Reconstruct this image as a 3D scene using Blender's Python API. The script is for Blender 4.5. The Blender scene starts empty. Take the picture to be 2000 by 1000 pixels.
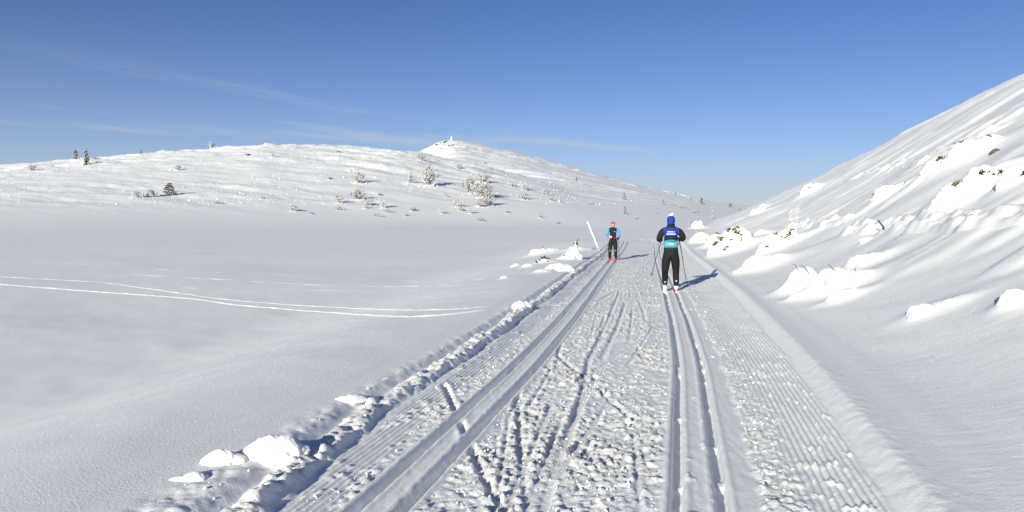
import bpy, bmesh, math, random
import numpy as np
from mathutils import Vector, Matrix

# ---------------------------------------------------------------- camera, sky, sun, exposure
scene = bpy.context.scene
COL = scene.collection
FPX = 1450.0                                  # focal length in photo pixels (2000 wide)
PITCH = math.atan(100.0 / FPX)                # horizon at photo row 400
CAMZ = 1.55
cam_data = bpy.data.cameras.new('camera')
cam_data.sensor_width = 36.0
cam_data.lens = 36.0 * FPX / 2000.0
cam_data.clip_start = 0.05
cam_data.clip_end = 20000
cam = bpy.data.objects.new('camera', cam_data)
COL.objects.link(cam)
cam.location = (0, 0, CAMZ)
cam.rotation_euler = (math.pi / 2 - PITCH, 0, 0)
scene.camera = cam

SUN_EL = math.radians(16.0)
SUN_AZ = math.radians(205.0)                  # clockwise from +Y: behind the camera, to the left
world = bpy.data.worlds.new('World')
scene.world = world
world.use_nodes = True
wn, wl = world.node_tree.nodes, world.node_tree.links
bg = wn['Background']
sky = wn.new('ShaderNodeTexSky')
sky.sky_type = 'NISHITA'
sky.sun_disc = False
sky.sun_elevation = SUN_EL
sky.sun_rotation = SUN_AZ
sky.altitude = 800
sky.air_density = 0.62
sky.dust_density = 0.06
sky.ozone_density = 6.4
bg.inputs['Strength'].default_value = 0.05

def wmath(op, a, b=None, c=None):
    n = wn.new('ShaderNodeMath'); n.operation = op
    for i, v in enumerate((a, b, c)):
        if v is None: continue
        if isinstance(v, (int, float)): n.inputs[i].default_value = v
        else: wl.new(v, n.inputs[i])
    return n.outputs[0]

# thin cirrus, laid out on a flat cloud layer (direction / height) over the whole dome
tc = wn.new('ShaderNodeTexCoord')
sep = wn.new('ShaderNodeSeparateXYZ')
wl.new(tc.outputs['Generated'], sep.inputs[0])
zc = wmath('MAXIMUM', sep.outputs['Z'], 0.015)
cu = wmath('DIVIDE', sep.outputs['X'], zc)
cv = wmath('DIVIDE', sep.outputs['Y'], zc)
ca, sa = math.cos(math.radians(27)), math.sin(math.radians(27))
along = wmath('ADD', wmath('MULTIPLY', cu, sa), wmath('MULTIPLY', cv, ca))
across = wmath('SUBTRACT', wmath('MULTIPLY', cu, ca), wmath('MULTIPLY', cv, sa))
def streak(sx, sy, seed, lo, hi, detail=5):
    cmb = wn.new('ShaderNodeCombineXYZ')
    wl.new(wmath('MULTIPLY', along, sx), cmb.inputs[0])
    wl.new(wmath('MULTIPLY', across, sy), cmb.inputs[1])
    cmb.inputs[2].default_value = seed
    nz = wn.new('ShaderNodeTexNoise')
    nz.inputs['Scale'].default_value = 1.0
    nz.inputs['Detail'].default_value = detail
    nz.inputs['Roughness'].default_value = 0.55
    wl.new(cmb.outputs[0], nz.inputs['Vector'])
    mr = wn.new('ShaderNodeMapRange'); mr.interpolation_type = 'SMOOTHSTEP'
    mr.inputs[1].default_value = lo; mr.inputs[2].default_value = hi
    wl.new(nz.outputs['Fac'], mr.inputs[0])
    return mr.outputs[0]
broad = streak(0.10, 0.22, 5.6, 0.38, 0.70, 3)
fine = streak(0.22, 1.1, 7.7, 0.40, 0.78, 6)
# one long feathered band of cirrus
lu, lv, du, dv = -2.75, 5.75, 0.467, 0.885
perp = wmath('SUBTRACT', wmath('MULTIPLY', wmath('SUBTRACT', cu, lu), dv), wmath('MULTIPLY', wmath('SUBTRACT', cv, lv), du))
wob = streak(0.35, 0.5, 1.3, 0.2, 0.8, 4)
perp = wmath('ADD', perp, wmath('MULTIPLY', wmath('SUBTRACT', wob, 0.5), 0.8))
band = wmath('POWER', 2.718, wmath('MULTIPLY', wmath('MULTIPLY', perp, perp), -2.6))
sal = wmath('ADD', wmath('MULTIPLY', wmath('SUBTRACT', cu, lu), du), wmath('MULTIPLY', wmath('SUBTRACT', cv, lv), dv))
band = wmath('MULTIPLY', wmath('MULTIPLY', band, wmath('POWER', 2.718, wmath('MULTIPLY', wmath('MULTIPLY', sal, sal), -0.13))), wmath('MULTIPLY_ADD', fine, 0.7, 0.45))
lu2, lv2 = -6.25, 9.4
perp2 = wmath('SUBTRACT', wmath('MULTIPLY', wmath('SUBTRACT', cu, lu2), 0.53), wmath('MULTIPLY', wmath('SUBTRACT', cv, lv2), 0.85))
perp2 = wmath('ADD', wmath('MULTIPLY', perp2, -1.0), wmath('MULTIPLY', wob, 0.8))
band2 = wmath('MULTIPLY', wmath('POWER', 2.718, wmath('MULTIPLY', wmath('MULTIPLY', perp2, perp2), -0.28)), wmath('MULTIPLY_ADD', fine, 0.5, 0.5))
band = wmath('ADD', band, wmath('MULTIPLY', band2, 2.5))
cl = wmath('ADD', wmath('MULTIPLY', wmath('MULTIPLY', broad, wmath('MULTIPLY_ADD', fine, 0.8, 0.2)), 0.34), wmath('MULTIPLY', band, 0.27))
fade = wn.new('ShaderNodeMapRange'); fade.interpolation_type = 'SMOOTHSTEP'
fade.inputs[1].default_value = 0.0; fade.inputs[2].default_value = 0.06
veil = wmath('MULTIPLY', wmath('POWER', 2.718, wmath('MULTIPLY', zc, -11.0)), 0.88)
wl.new(sep.outputs['Z'], fade.inputs[0])
cl = wmath('MAXIMUM', wmath('MULTIPLY', wmath('MINIMUM', cl, 0.6), fade.outputs[0]), veil)
cl = wmath('MINIMUM', wmath('ADD', cl, wmath('MULTIPLY', veil, 0.10)), 0.86)
mixc = wn.new('ShaderNodeMix'); mixc.data_type = 'RGBA'
wl.new(cl, mixc.inputs['Factor'])
wl.new(sky.outputs[0], mixc.inputs['A'])
mixc.inputs['B'].default_value = (5.2, 5.6, 6.0, 1)
wl.new(mixc.outputs['Result'], bg.inputs['Color'])

sun_data = bpy.data.lights.new('sun', 'SUN')
sun_data.energy = 3.4
sun_data.angle = math.radians(0.55)
sun_data.color = (1.0, 0.945, 0.765)
sun = bpy.data.objects.new('sun', sun_data)
COL.objects.link(sun)
to_sun = Vector((math.sin(SUN_AZ) * math.cos(SUN_EL), math.cos(SUN_AZ) * math.cos(SUN_EL), math.sin(SUN_EL)))
sun.rotation_euler = to_sun.to_track_quat('Z', 'Y').to_euler()
sun.location = (-30, -60, 30)

scene.view_settings.view_transform = 'Standard'
scene.view_settings.look = 'None'
scene.view_settings.exposure = 1.05
scene.view_settings.gamma = 1.0
scene.view_settings.use_curve_mapping = False
scene.cycles.max_bounces = 6
scene.cycles.diffuse_bounces = 4

# ---------------------------------------------------------------- noise helpers (numpy)
def _hash(ix, iy, seed):
    h = (ix.astype(np.int64) * 374761393 + iy.astype(np.int64) * 668265263 + seed * 1442695041) & 0xffffffff
    h = ((h ^ (h >> 13)) * 1274126177) & 0xffffffff
    h = h ^ (h >> 16)
    return h
def gnoise(x, y, seed=0):
    x = np.asarray(x, float); y = np.asarray(y, float)
    x0 = np.floor(x); y0 = np.floor(y)
    fx, fy = x - x0, y - y0
    ix, iy = x0.astype(np.int64), y0.astype(np.int64)
    u = fx * fx * fx * (fx * (fx * 6 - 15) + 10); v = fy * fy * fy * (fy * (fy * 6 - 15) + 10)
    def g(dx, dy):
        a = _hash(ix + dx, iy + dy, seed) * (2 * math.pi / 4294967296.0)
        return np.cos(a) * (fx - dx) + np.sin(a) * (fy - dy)
    n0 = g(0, 0) * (1 - u) + g(1, 0) * u
    n1 = g(0, 1) * (1 - u) + g(1, 1) * u
    return (n0 * (1 - v) + n1 * v) * 1.5
def fbm(x, y, oct=3, seed=0, gain=0.5):
    r, a, f = 0.0, 1.0, 1.0
    for i in range(oct):
        r = r + a * gnoise(x * f + 17.3 * i, y * f - 9.1 * i, seed + i)
        a *= gain; f *= 2.03
    return r
def sstep(a, b, x):
    t = np.clip((x - a) / (b - a), 0, 1)
    return t * t * (3 - 2 * t)
def gauss(x, w):
    return np.exp(-(x / w) ** 2)

# ---------------------------------------------------------------- photo rays
def ray(px, py):
    cx, cy = (px - 1000) / FPX, (500 - py) / FPX
    return np.array([cx, math.cos(PITCH) + cy * math.sin(PITCH), -math.sin(PITCH) + cy * math.cos(PITCH)])
def table(pts):
    az, te = [], []
    for px, py in pts:
        d = ray(px, py)
        az.append(math.atan2(d[0], d[1])); te.append(d[2] / math.hypot(d[0], d[1]))
    return np.array(az), np.array(te)

# ---------------------------------------------------------------- terrain
LAKE = -1.5
CY = np.array([-60., 0, 4, 6, 8, 12, 16, 20, 28, 34, 40, 48, 56, 66, 120])
CX = np.array([-14.2, -0.76, 0.165, 0.616, 1.054, 1.82, 2.545, 3.25, 4.66, 5.75, 6.9, 8.35, 9.5, 10.4, 14.0])
def _smooth_table(X, Y, lo, hi, n=2400, k=41):
    g = np.linspace(lo, hi, n); v = np.interp(g, X, Y)
    ker = np.hanning(k); ker /= ker.sum()
    vp = np.pad(v, k // 2, mode='reflect', reflect_type='odd')
    return g, np.convolve(vp, ker, 'valid')
_cg, _cv = _smooth_table(CY, CX, -60, 120, k=61)
def cx(y): return np.interp(y, _cg, _cv)
_zg, _zv = _smooth_table([-60, 0, 30, 36, 42, 47, 52, 58, 66, 120], [0.0, 0.0, -.70, -.82, -.83, -.80, -.93, -1.3, -1.55, -1.6], -60, 120, k=61)
def trailz(y): return np.interp(y, _zg, _zv)
def rb_edge(y): return np.interp(y, [0, 4, 8, 16, 24, 30], [1.96, 2.02, 2.11, 2.31, 2.44, 2.5])
RISE_R = 0.11
RISE = 0.07                                    # natural snow stands this much above the groomed surface

A_AZ, A_TE = table([(-900, 372), (-600, 350), (-300, 332), (0, 315), (150, 305), (300, 295), (415, 288), (520, 281), (640, 280), (740, 285), (820, 294),
                    (900, 309), (960, 321), (1080, 350), (1150, 374), (1220, 402), (1300, 425), (1500, 470)])
B_AZ, B_TE = table([(600, 420), (700, 355), (780, 312), (823, 294), (845, 283), (862, 276), (880, 273), (905, 275), (1000, 295), (1100, 322), (1200, 350),
                    (1300, 374), (1400, 394), (1450, 400), (1600, 407), (2200, 415)])
C_AZ, C_TE = table([(1360, 455), (1400, 432), (1440, 412), (1490, 394), (1540, 371), (1600, 345), (1700, 295), (1800, 243), (1900, 194), (2000, 147), (2150, 90), (2500, 20)])
def smooth_az(az, te, n=900, k=15):
    g, v = _smooth_table(az, te, az[0], az[-1], n, k)
    return g, v
A_AZ, A_TE = smooth_az(A_AZ, A_TE - .0075, k=41); B_AZ, B_TE = smooth_az(B_AZ, B_TE, k=15); C_AZ, C_TE = smooth_az(C_AZ, C_TE, k=81)
# where each bearing leaves the trail's right edge
_caz = np.linspace(math.radians(12), math.radians(100), 400)
_cd0 = []
for a in _caz:
    d = np.linspace(1, 140, 3000)
    s = d * math.sin(a) - cx(d * math.cos(a)) - 2.75
    k = np.argmax(s > 0)
    _cd0.append(d[k - 1] + (d[k] - d[k - 1]) * s[k - 1] / (s[k - 1] - s[k]) if s[k] > 0 and k > 0 else (d[k] if s[k] > 0 else 140.0))
_cd0 = np.array(_cd0)

_DSA = _smooth_table([-90, -35, -22, -15, -5, 0, 8, 60], [70, 78, 92, 100, 108, 104, 96, 96], -90, 60, 1500, 151)
_DRA = _smooth_table([-90, -35, -15, 0, 8, 60], [420, 430, 400, 330, 240, 240], -90, 60, 1500, 151)
_DSB = _smooth_table([-90, -8, 0, 8, 14, 40, 90], [200, 200, 130, 88, 82, 100, 100], -90, 90, 1800, 121)
_DRB = _smooth_table([-90, 0, 8, 14, 40, 90], [640, 640, 600, 560, 600, 600], -90, 90, 1800, 121)
DRIFTS = []                                    # (x, y, half width, half depth, height): wind drifts round mounds and shrubs
def terrain(x, y, detail=True):
    x = np.asarray(x, float); y = np.asarray(y, float)
    az = np.arctan2(x, y); d = np.hypot(x, y) + 1e-6
    u = x - cx(y)
    tz = trailz(y)
    behind = np.abs(az) > math.radians(110)
    # bank from the trail down to the frozen lake
    wob = 0.7 * gnoise(y * 0.12, y * 0 + 3.3, 5)
    left = sstep(-2.3, -9.5 + wob, u)
    z = (tz + RISE) * (1 - left) + LAKE * left
    rbase = np.where(y > 45, np.interp(y, [45, 110], [-.65, -1.4]), tz + RISE_R) + .10 * np.clip(u - 2.4, 0, 6) * np.clip(1 - (y - 25) / 40, 0, 1)
    wr = np.where(y > 45, sstep(2.2, 2.21 + np.maximum(y - 45, 0) * .5, u), (u > 2.2) * 1.0)
    z = z * (1 - wr) + rbase * wr
    # hill on the right
    d0 = np.interp(az, _caz, _cd0, left=140, right=_cd0[-1])
    te = np.interp(az, C_AZ, C_TE, left=-0.2)
    dr = np.interp(az, [math.radians(15), math.radians(20), math.radians(27), math.radians(34.6), math.radians(60)], [88, 95, 76, 60, 48])
    yr = dr * np.cos(az)
    rb_r = np.where(yr > 45, np.interp(yr, [45, 110], [-.65, -1.4]), trailz(yr) + RISE_R) + .60 * np.clip(1 - (yr - 25) / 40, 0, 1)
    H = te * dr + CAMZ - rb_r
    t = np.clip((d - d0) / (dr - d0 + 1e-3), 0, None)
    tt = np.minimum(t, 1)
    Pc = 0.5 * tt ** 1.5 + 0.5 * np.sin(tt * math.pi / 2) ** 1.35
    over = np.maximum(t - 1, 0)
    Pc = Pc - 0.9 * over ** 1.5 / (1 + over)
    gate = sstep(math.radians(13.0), math.radians(16.5), az)
    rise = np.maximum(H, 0) * Pc * gate * (d > d0)
    z = z + np.where(az > 0, np.maximum(rise, -3), 0)
    # far hills
    teA = np.interp(az, A_AZ, A_TE, left=A_TE[0], right=-0.05); teB = np.interp(az, B_AZ, B_TE, left=-.03, right=B_TE[-1])
    azd = np.degrees(az)
    dsA = np.interp(azd, *_DSA)
    drA = np.interp(azd, *_DRA)
    HA = np.maximum(teA * drA + CAMZ - LAKE, 0)
    t = np.clip((d - dsA) / (drA - dsA), 0, None); tt = np.minimum(t, 1)
    PA = np.sin(tt * math.pi / 2) ** 1.45 - 0.8 * np.maximum(t - 1, 0) ** 1.6
    zA = LAKE + HA * np.maximum(PA, -.2)
    dsB = np.interp(azd, *_DSB); drB = np.interp(azd, *_DRB)
    HB = np.maximum(teB * drB + CAMZ - LAKE, 0)
    t = np.clip((d - dsB) / (drB - dsB), 0, None); tt = np.minimum(t, 1)
    PB = 0.5 * np.sin(tt * math.pi / 2) ** 1.35 + 0.5 * tt ** 1.25 - 0.8 * np.maximum(t - 1, 0) ** 1.6
    zB = LAKE + HB * np.maximum(PB, -.2)
    zh = np.maximum(np.maximum(zA, zB), LAKE)
    k = 0.6
    zfar = LAKE + (np.logaddexp((zA - LAKE) / k, (zB - LAKE) / k) - math.log(2)) * k
    zfar = np.where(d > 60, np.maximum(zfar, LAKE), LAKE)
    z = np.maximum(z, np.where(np.abs(az) < math.radians(100), zfar, LAKE))
    if detail:
        near_trail = sstep(2.2, 3.4, np.abs(u - 0.1))
        onR = sstep(2.6, 6.0, u) * (az > 0) * np.clip(1 - (d - 110) / 60, 0, 1) * sstep(0.1, 0.9, np.maximum(rise, 0) + 0.25)
        onF = sstep(0.3, 5.0, z - LAKE) * sstep(70, 130, d)
        # lake: almost flat, faint long drifts
        z = z + 0.045 * fbm(x * 0.12, y * 0.12, 2, 11) * np.clip(1.6 - d / 60, .35, 1) * near_trail + 0.010 * fbm(x * 0.9 + y * .2, y * 0.7, 2, 13) * near_trail * np.clip(1.4 - d / 40, 0, 1)
        # wind-worked relief on the right slope: drifts that run down to the lower left
        ra, rc = x * 0.95 + y * 0.31, -x * 0.31 + y * 0.95
        n1 = fbm(ra * 0.09, rc * 0.19, 3, 21)
        n2 = 1 - np.abs(fbm(ra * 0.16 + 4, rc * 0.6, 2, 31))
        z = z + onR * (0.17 * n1 + 0.05 * (n2 - .75) + 0.014 * fbm(ra * 0.9, rc * 2.2, 3, 33) * np.clip(d / 25, .2, 1))
        gul = sstep(.25, .6, fbm(ra * 0.16 + 9, rc * 0.5, 2, 35))
        z = z + onR * .11 * gul
        # far hills: scoured crust, tussocks under snow
        ha, hc = x * 0.85 - y * 0.53, x * 0.53 + y * 0.85
        sc = np.clip(d / 170, 0.6, 2.2)
        amp = (0.45 + 0.55 * sstep(2, 16, z - LAKE)) * (.45 + .75 * sstep(-.35, .45, fbm(x * .012, y * .012, 2, 77)))
        f1 = fbm(ha * 0.05, hc * 0.11, 3, 41)
        f2 = 1 - np.abs(fbm(ha * 0.16, hc * 0.42, 3, 51))
        f3 = fbm(ha * 0.5, hc * 0.9, 2, 61)
        lump = np.maximum(gnoise(x * 0.33, y * 0.33, 71) - 0.25, 0) + 0.6 * np.maximum(gnoise(x * 0.7, y * 0.6, 72) - 0.3, 0)
        z = z + onF * amp * sc * (0.50 * f1 + 0.09 * (f2 - .7) + 0.05 * f3 + 0.26 * lump * sstep(-.2, .4, gnoise(x * 0.02, y * 0.02, 73)))
        for dx0, dy0, rx, ry, hh in DRIFTS:
            near = (np.abs(x - dx0) < 5 * rx) & (np.abs(y - dy0) < 5 * ry)
            if not near.any(): continue
            a, b = (x[near] - dx0) / rx, (y[near] - dy0) / ry
            w_ = 1 + .25 * gnoise(a * 1.3 + dx0, b * 1.3 + dy0, 75)
            z[near] += hh * w_ * (.70 * np.exp(-((a * a + b * b) / 1.05) ** 1.2) + .30 * np.exp(-(((a - 1.1) / 1.7) ** 2 + ((b - .5) / 1.3) ** 2)))
    return z
def T1(x, y): return float(terrain(np.array([x]), np.array([y]))[0])

def hit(px, py, dmin=2.0, dmax=900.0, first=True):
    """ground point seen at a photo pixel"""
    r = ray(px, py)
    lo, hi = dmin, dmax
    for n_ in (700, 60):
        k = np.geomspace(lo, hi, n_)
        x, y, z = r[0] * k, r[1] * k, CAMZ + r[2] * k
        g = ground(x, y)
        below = np.nonzero(z < g)[0]
        i = int(below[0]) if len(below) else int(np.argmin(z - g + 1e-4 * k))
        lo, hi = k[max(i - 1, 0)], k[min(i + (0 if len(below) else 1), n_ - 1)]
        if hi <= lo: break
    return np.array([x[i], y[i], g[i]])

# ---------------------------------------------------------------- groomed trail surface
U0, U1 = -2.75, 3.35
def plane_hit(px, py):
    r = ray(px, py); k = CAMZ / (-0.0234 * r[1] - r[2]); return r[0] * k, r[1] * k
rng = random.Random(5)
MARKS = []
for chain, w, dep in [([(868, 752), (905, 835), (914, 858), (945, 930), (990, 1010)], .030, .035),
                      ([(1013, 755), (1012, 800), (1015, 870), (1032, 1010)], .028, .03),
                      ([(1162, 735), (1130, 800), (1092, 870), (1055, 960), (1045, 1010)], .036, .035),
                      ([(1098, 818), (1065, 900), (1020, 1010)], .028, .028),
                      ([(1180, 655), (1150, 700), (1138, 760), (1118, 830), (1075, 940), (1060, 1010)], .034, .034),
                      ([(1245, 730), (1185, 765)], .03, .02),
                      ([(1215, 565), (1190, 575), (1165, 590)], .04, .03),
                      ([(1175, 700), (1205, 640), (1222, 590)], .035, .03), ([(1150, 700), (1185, 630), (1210, 570)], .03, .03)]:
    MARKS.append(([plane_hit(*p) for p in chain], w, dep))
for i in range(28):
    y0 = 3 + 32 * rng.random() ** 1.3; L = 1.2 + 3 * rng.random(); uu = rng.uniform(-.62, .55); k = rng.gauss(0, .10)
    pts = [(cx(y0 + L * f) + np.clip(uu + k * L * (f - .5), -.7, .66), y0 + L * f) for f in np.linspace(0, 1, 5)]
    MARKS.append(([(float(a), float(b)) for a, b in pts], rng.uniform(.016, .03), rng.uniform(.010, .022)))

CHURN = {}
for i in range(34):                            # pole plants
    y0 = 3.2 + 16 * rng.random() ** 1.4; uu = rng.choice((-1, 1)) * rng.choice((.90 - .42, .90 + .36, .25)) + rng.gauss(0, .07)
    x0 = float(cx(y0)) + uu
    MARKS.append(([(x0, y0), (x0 + rng.gauss(0, .012), y0 + rng.uniform(.03, .09))], rng.uniform(.014, .024), rng.uniform(.03, .05)))
def trail_surface(x, y):
    u = x - cx(y)
    z = trailz(y) * 1.0
    prof = np.zeros_like(u)
    hs = np.interp(y, [0, 4, 8, 16, 30], [.855, .868, .889, .912, .95])
    sh = np.interp(y, [3, 4, 6], [.22, .18, 0.0])
    wl_ = 0.012 * gnoise(y * .35, y * 0 + 1.5, 81)
    half = 0.127
    rbE = rb_edge(y)
    # churn
    big = fbm(x * 6, y * 5, 2, 91); mid = fbm(x * 17, y * 14, 2, 95); fin = gnoise(x * 38, y * 30, 97)
    chunk = sstep(.10, .40, mid + .35 * big) * .013 + sstep(.12, .4, gnoise(x * 26, y * 21, 99) + .3 * big) * .010
    soft = fbm(x * 1.3, y * .9, 2, 101)
    churn = .009 * big + .009 * mid + .005 * fin + .75 * chunk
    patch = np.clip(.75 + .75 * soft, .15, 1.35)
    uj = u + .035 * gnoise(x * 0 + 7.7, y * 2.2, 103) + .02 * gnoise(x * 7, y * 7, 105)
    m_mid = sstep(-hs + half + .06, -hs + half + .13, uj) * (1 - sstep(hs - half - .13, hs - half - .04, uj))
    m_rgt = sstep(hs + half + .20, hs + half + .25, uj) * (1 - sstep(hs + half + .34, hs + half + .62, uj + .15 * soft))
    m_lft = sstep(-1.36, -1.26, uj - sh + .08 * soft) * (1 - sstep(-hs - half - .11, -hs - half - .05, uj))
    CHURN['m'] = np.clip(m_mid + m_rgt + m_lft, 0, 1) * np.clip(patch, 0, 1)
    prof += churn * patch * (m_mid + .8 * m_rgt + .9 * m_lft)
    prof += .012 * m_rgt - .006 * m_mid
    # fine scuffing on the smooth strips
    prof += .0025 * fbm(x * 22, y * 6, 2, 111) + .004 * soft
    # corduroy
    pitch = .047
    cr = .5 + .5 * np.cos(2 * math.pi * (u - hs) / pitch)
    cwear = np.clip(.95 + .35 * fbm(x * 1.7, y * .8, 2, 115), .45, 1.15)
    m_cr = sstep(hs + half + .22, hs + half + .30, uj) * (1 - sstep(rbE - .15, rbE - .09, uj)) * (1 - .75 * m_rgt)
    m_cl = sstep(-1.58, -1.52, uj - sh) * (1 - sstep(-1.30, -1.22, uj - sh)) * (1 - .8 * m_lft)
    prof += (.020 * cr * cwear - .006) * (m_cr + .95 * m_cl) + .004 * fin * m_cr
    # loose snow thrown over the corduroy
    thrown = sstep(.34, .62, fbm(x * 6.5, y * 4.2, 3, 117) + .35 * soft) * (m_cr + m_cl)
    prof += thrown * (.009 + .012 * mid)
    # skating marks
    for pts, w, dep in MARKS:
        ya = min(p[1] for p in pts) - .15; yb = max(p[1] for p in pts) + .15
        rows = (y > ya) & (y < yb)
        if not rows.any(): continue
        X, Y = x[rows], y[rows]
        best = np.full(X.shape, 9.0)
        for (xa, ya_), (xb, yb_) in zip(pts[:-1], pts[1:]):
            dx, dy = xb - xa, yb_ - ya_; ll = dx * dx + dy * dy + 1e-9
            t = np.clip(((X - xa) * dx + (Y - ya_) * dy) / ll, 0, 1)
            best = np.minimum(best, np.hypot(X - xa - t * dx, Y - ya_ - t * dy))
        cut = 1 - sstep(w * .55, w * 1.05, best)
        pr = prof[rows]
        pr = pr * (1 - cut * .85) - .75 * dep * cut + .006 * gauss(best - w * 1.7, w * .6) * (1 + mid[rows])
        prof[rows] = pr
    # classic tracks
    for c in (-hs - half, -hs + half, hs - half, hs + half):
        e = u - c + wl_ + .004 * gnoise(x * 0 + c * 9, y * 9, 121)
        clean = 1 - sstep(.055, .10, np.abs(e))
        prof = prof * (1 - clean) + clean * .003 * fbm(x * 30, y * 5, 2, 123)
        g = 1 - sstep(.029, .044, np.abs(e))
        prof -= .080 * g * (1 - .35 * sstep(.35, .6, gnoise(x * 0 + c * 31, y * 2.6, 125)))
        prof += .010 * gauss(np.abs(e) - .066, .016)
    # small slabs broken across the right tracks
    prof += .010 * sstep(.58, .70, gnoise(x * 7 + 5, y * 4.1, 127) + .4 * gnoise(x * 20, y * 20, 128)) * (1 - sstep(.06, .10, np.abs(u - hs)))
    # left windrow of clods thrown up by the groomer
    bc = -1.74 + sh + .06 * gnoise(x * 0 + 2.2, y * .7, 131)
    lumps = fbm(x * 5.5, y * 4.2, 3, 133)
    clod = np.abs(fbm(x * 9, y * 8, 2, 137))
    bh = np.clip(.058 + .042 * lumps + .03 * clod + .03 * gnoise(x * 0 + 4.4, y * .55, 139), .01, .19)
    e = u - bc
    shape = np.where(e > 0, np.clip(1 - sstep(.06, .14, e + .04 * lumps), 0, 1), 1 - sstep(.03, .16, -e))
    bh = bh + .010 * fbm(x * 21, y * 17, 3, 135) + .007 * sstep(.1, .4, gnoise(x * 14, y * 11, 136))
    prof = np.maximum(prof, prof * (1 - shape) + bh * shape)
    CHURN['m'] = np.maximum(CHURN['m'], .9 * shape * (e < .2))
    # outside of the windrow: up to the natural snow, a little furrow in places
    out = 1 - sstep(-2.02, -1.84, u - sh)
    prof = prof * (1 - out * .9) + out * (RISE + .012 * lumps * sstep(-2.2, -1.95, u) + .010 * clod * sstep(-2.15, -1.92, u))
    # right edge: clean bevelled lip
    e = uj * .12 + u * .88 - rbE
    lip = sstep(-.13, .09, e)
    grain = .006 * fbm(x * 12, y * 9, 3, 141)
    prof = prof * (1 - lip) + lip * (RISE_R + .008 * gauss(e - .08, .12) + grain * gauss(e + .05, .22))
    # blend to the terrain at both borders and beyond the crest
    tz = terrain(x, y)
    b = np.maximum(1 - sstep(U0 + .30, U0 + .50, u), sstep(rbE + .22, rbE + .5, u))
    b = np.maximum(b, sstep(62, 67, y))
    off = .0015 - .006 * np.maximum(1 - sstep(U0, U0 + .3, u), sstep(U1 - .3, U1, u)) - .05 * sstep(66, 68, y)
    return (z + prof) * (1 - b) + (tz + off) * b

def ground(x, y):
    x = np.asarray(x, float); y = np.asarray(y, float)
    u = x - cx(y)
    z = terrain(x, y)
    ins = (u > -1.7) & (u < 2.0) & (y < 62)
    return np.where(ins, trailz(y), z)

# ---------------------------------------------------------------- materials
def new_mat(name):
    m = bpy.data.materials.new(name); m.use_nodes = True
    return m, m.node_tree.nodes, m.node_tree.links, m.node_tree.nodes['Principled BSDF']
def snow_mat(name, grain=1.0, ripple=0.0, wild=False, base=(0.86, 0.875, 0.90), crust=0.0, soft=0.0):
    m, n, l, p = new_mat(name)
    p.inputs['Roughness'].default_value = 0.62
    p.inputs['Specular IOR Level'].default_value = 0.25
    geo = n.new('ShaderNodeNewGeometry')
    tn = n.new('ShaderNodeTexNoise'); tn.inputs['Scale'].default_value = 0.6; tn.inputs['Detail'].default_value = 4
    l.new(geo.outputs['Position'], tn.inputs['Vector'])
    cr = n.new('ShaderNodeValToRGB')
    cr.color_ramp.elements[0].color = (base[0] * .965, base[1] * .97, base[2] * .98, 1); cr.color_ramp.elements[0].position = .3
    cr.color_ramp.elements[1].color = (*base, 1); cr.color_ramp.elements[1].position = .7
    l.new(tn.outputs['Fac'], cr.inputs[0])
    l.new(cr.outputs[0], p.inputs['Base Color'])
    last = None
    def bump(scale, dist, strength, vec=None, detail=3, rough=.6):
        nonlocal last
        t = n.new('ShaderNodeTexNoise'); t.inputs['Scale'].default_value = scale; t.inputs['Detail'].default_value = detail
        t.inputs['Roughness'].default_value = rough
        l.new(vec if vec else geo.outputs['Position'], t.inputs['Vector'])
        b = n.new('ShaderNodeBump'); b.inputs['Distance'].default_value = dist; b.inputs['Strength'].default_value = strength
        l.new(t.outputs['Fac'], b.inputs['Height'])
        if last: l.new(last, b.inputs['Normal'])
        last = b.outputs['Normal']
    if grain: bump(55, .006 * grain, .8, detail=4, rough=.7)
    if ripple:
        mp = n.new('ShaderNodeMapping'); mp.inputs['Rotation'].default_value = (0, 0, math.radians(8)); mp.inputs['Scale'].default_value = (2.6, 6.5, 2)
        l.new(geo.outputs['Position'], mp.inputs['Vector'])
        bump(1.3, .011 * ripple, .7, mp.outputs[0], 4, .62)
        if wild:
            at = n.new('ShaderNodeAttribute'); at.attribute_name = 'wild'
            mu = n.new('ShaderNodeMath'); mu.operation = 'MULTIPLY'; mu.inputs[1].default_value = .7
            l.new(at.outputs['Fac'], mu.inputs[0]); l.new(mu.outputs[0], last.node.inputs['Strength'])
    if crust:
        bump(26, .030 * crust, .9, detail=6, rough=.72)
        at2 = n.new('ShaderNodeAttribute'); at2.attribute_name = 'churn'
        l.new(at2.outputs['Fac'], last.node.inputs['Strength'])
    l.new(last, p.inputs['Normal'])
    if soft:
        p.inputs['Subsurface Weight'].default_value = soft; p.inputs['Subsurface Radius'].default_value = (.9, 1.0, 1.1); p.inputs['Subsurface Scale'].default_value = .05
    return m
M_GROUND = snow_mat('open_snow', 1.0, 1.0, wild=True)
M_TRAIL = snow_mat('groomed_snow', 1.0, 1.0, wild=True, crust=1.0)
M_CLUMP = snow_mat('loose_snow', 0.8, 0, base=(.80, .81, .83))
M_PILLOW = snow_mat('pillow_snow', 0.9, 0, base=(.82, .83, .85), soft=.5)
M_RIME = snow_mat('rime', 1.2, 0, base=(.74, .75, .77))
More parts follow.
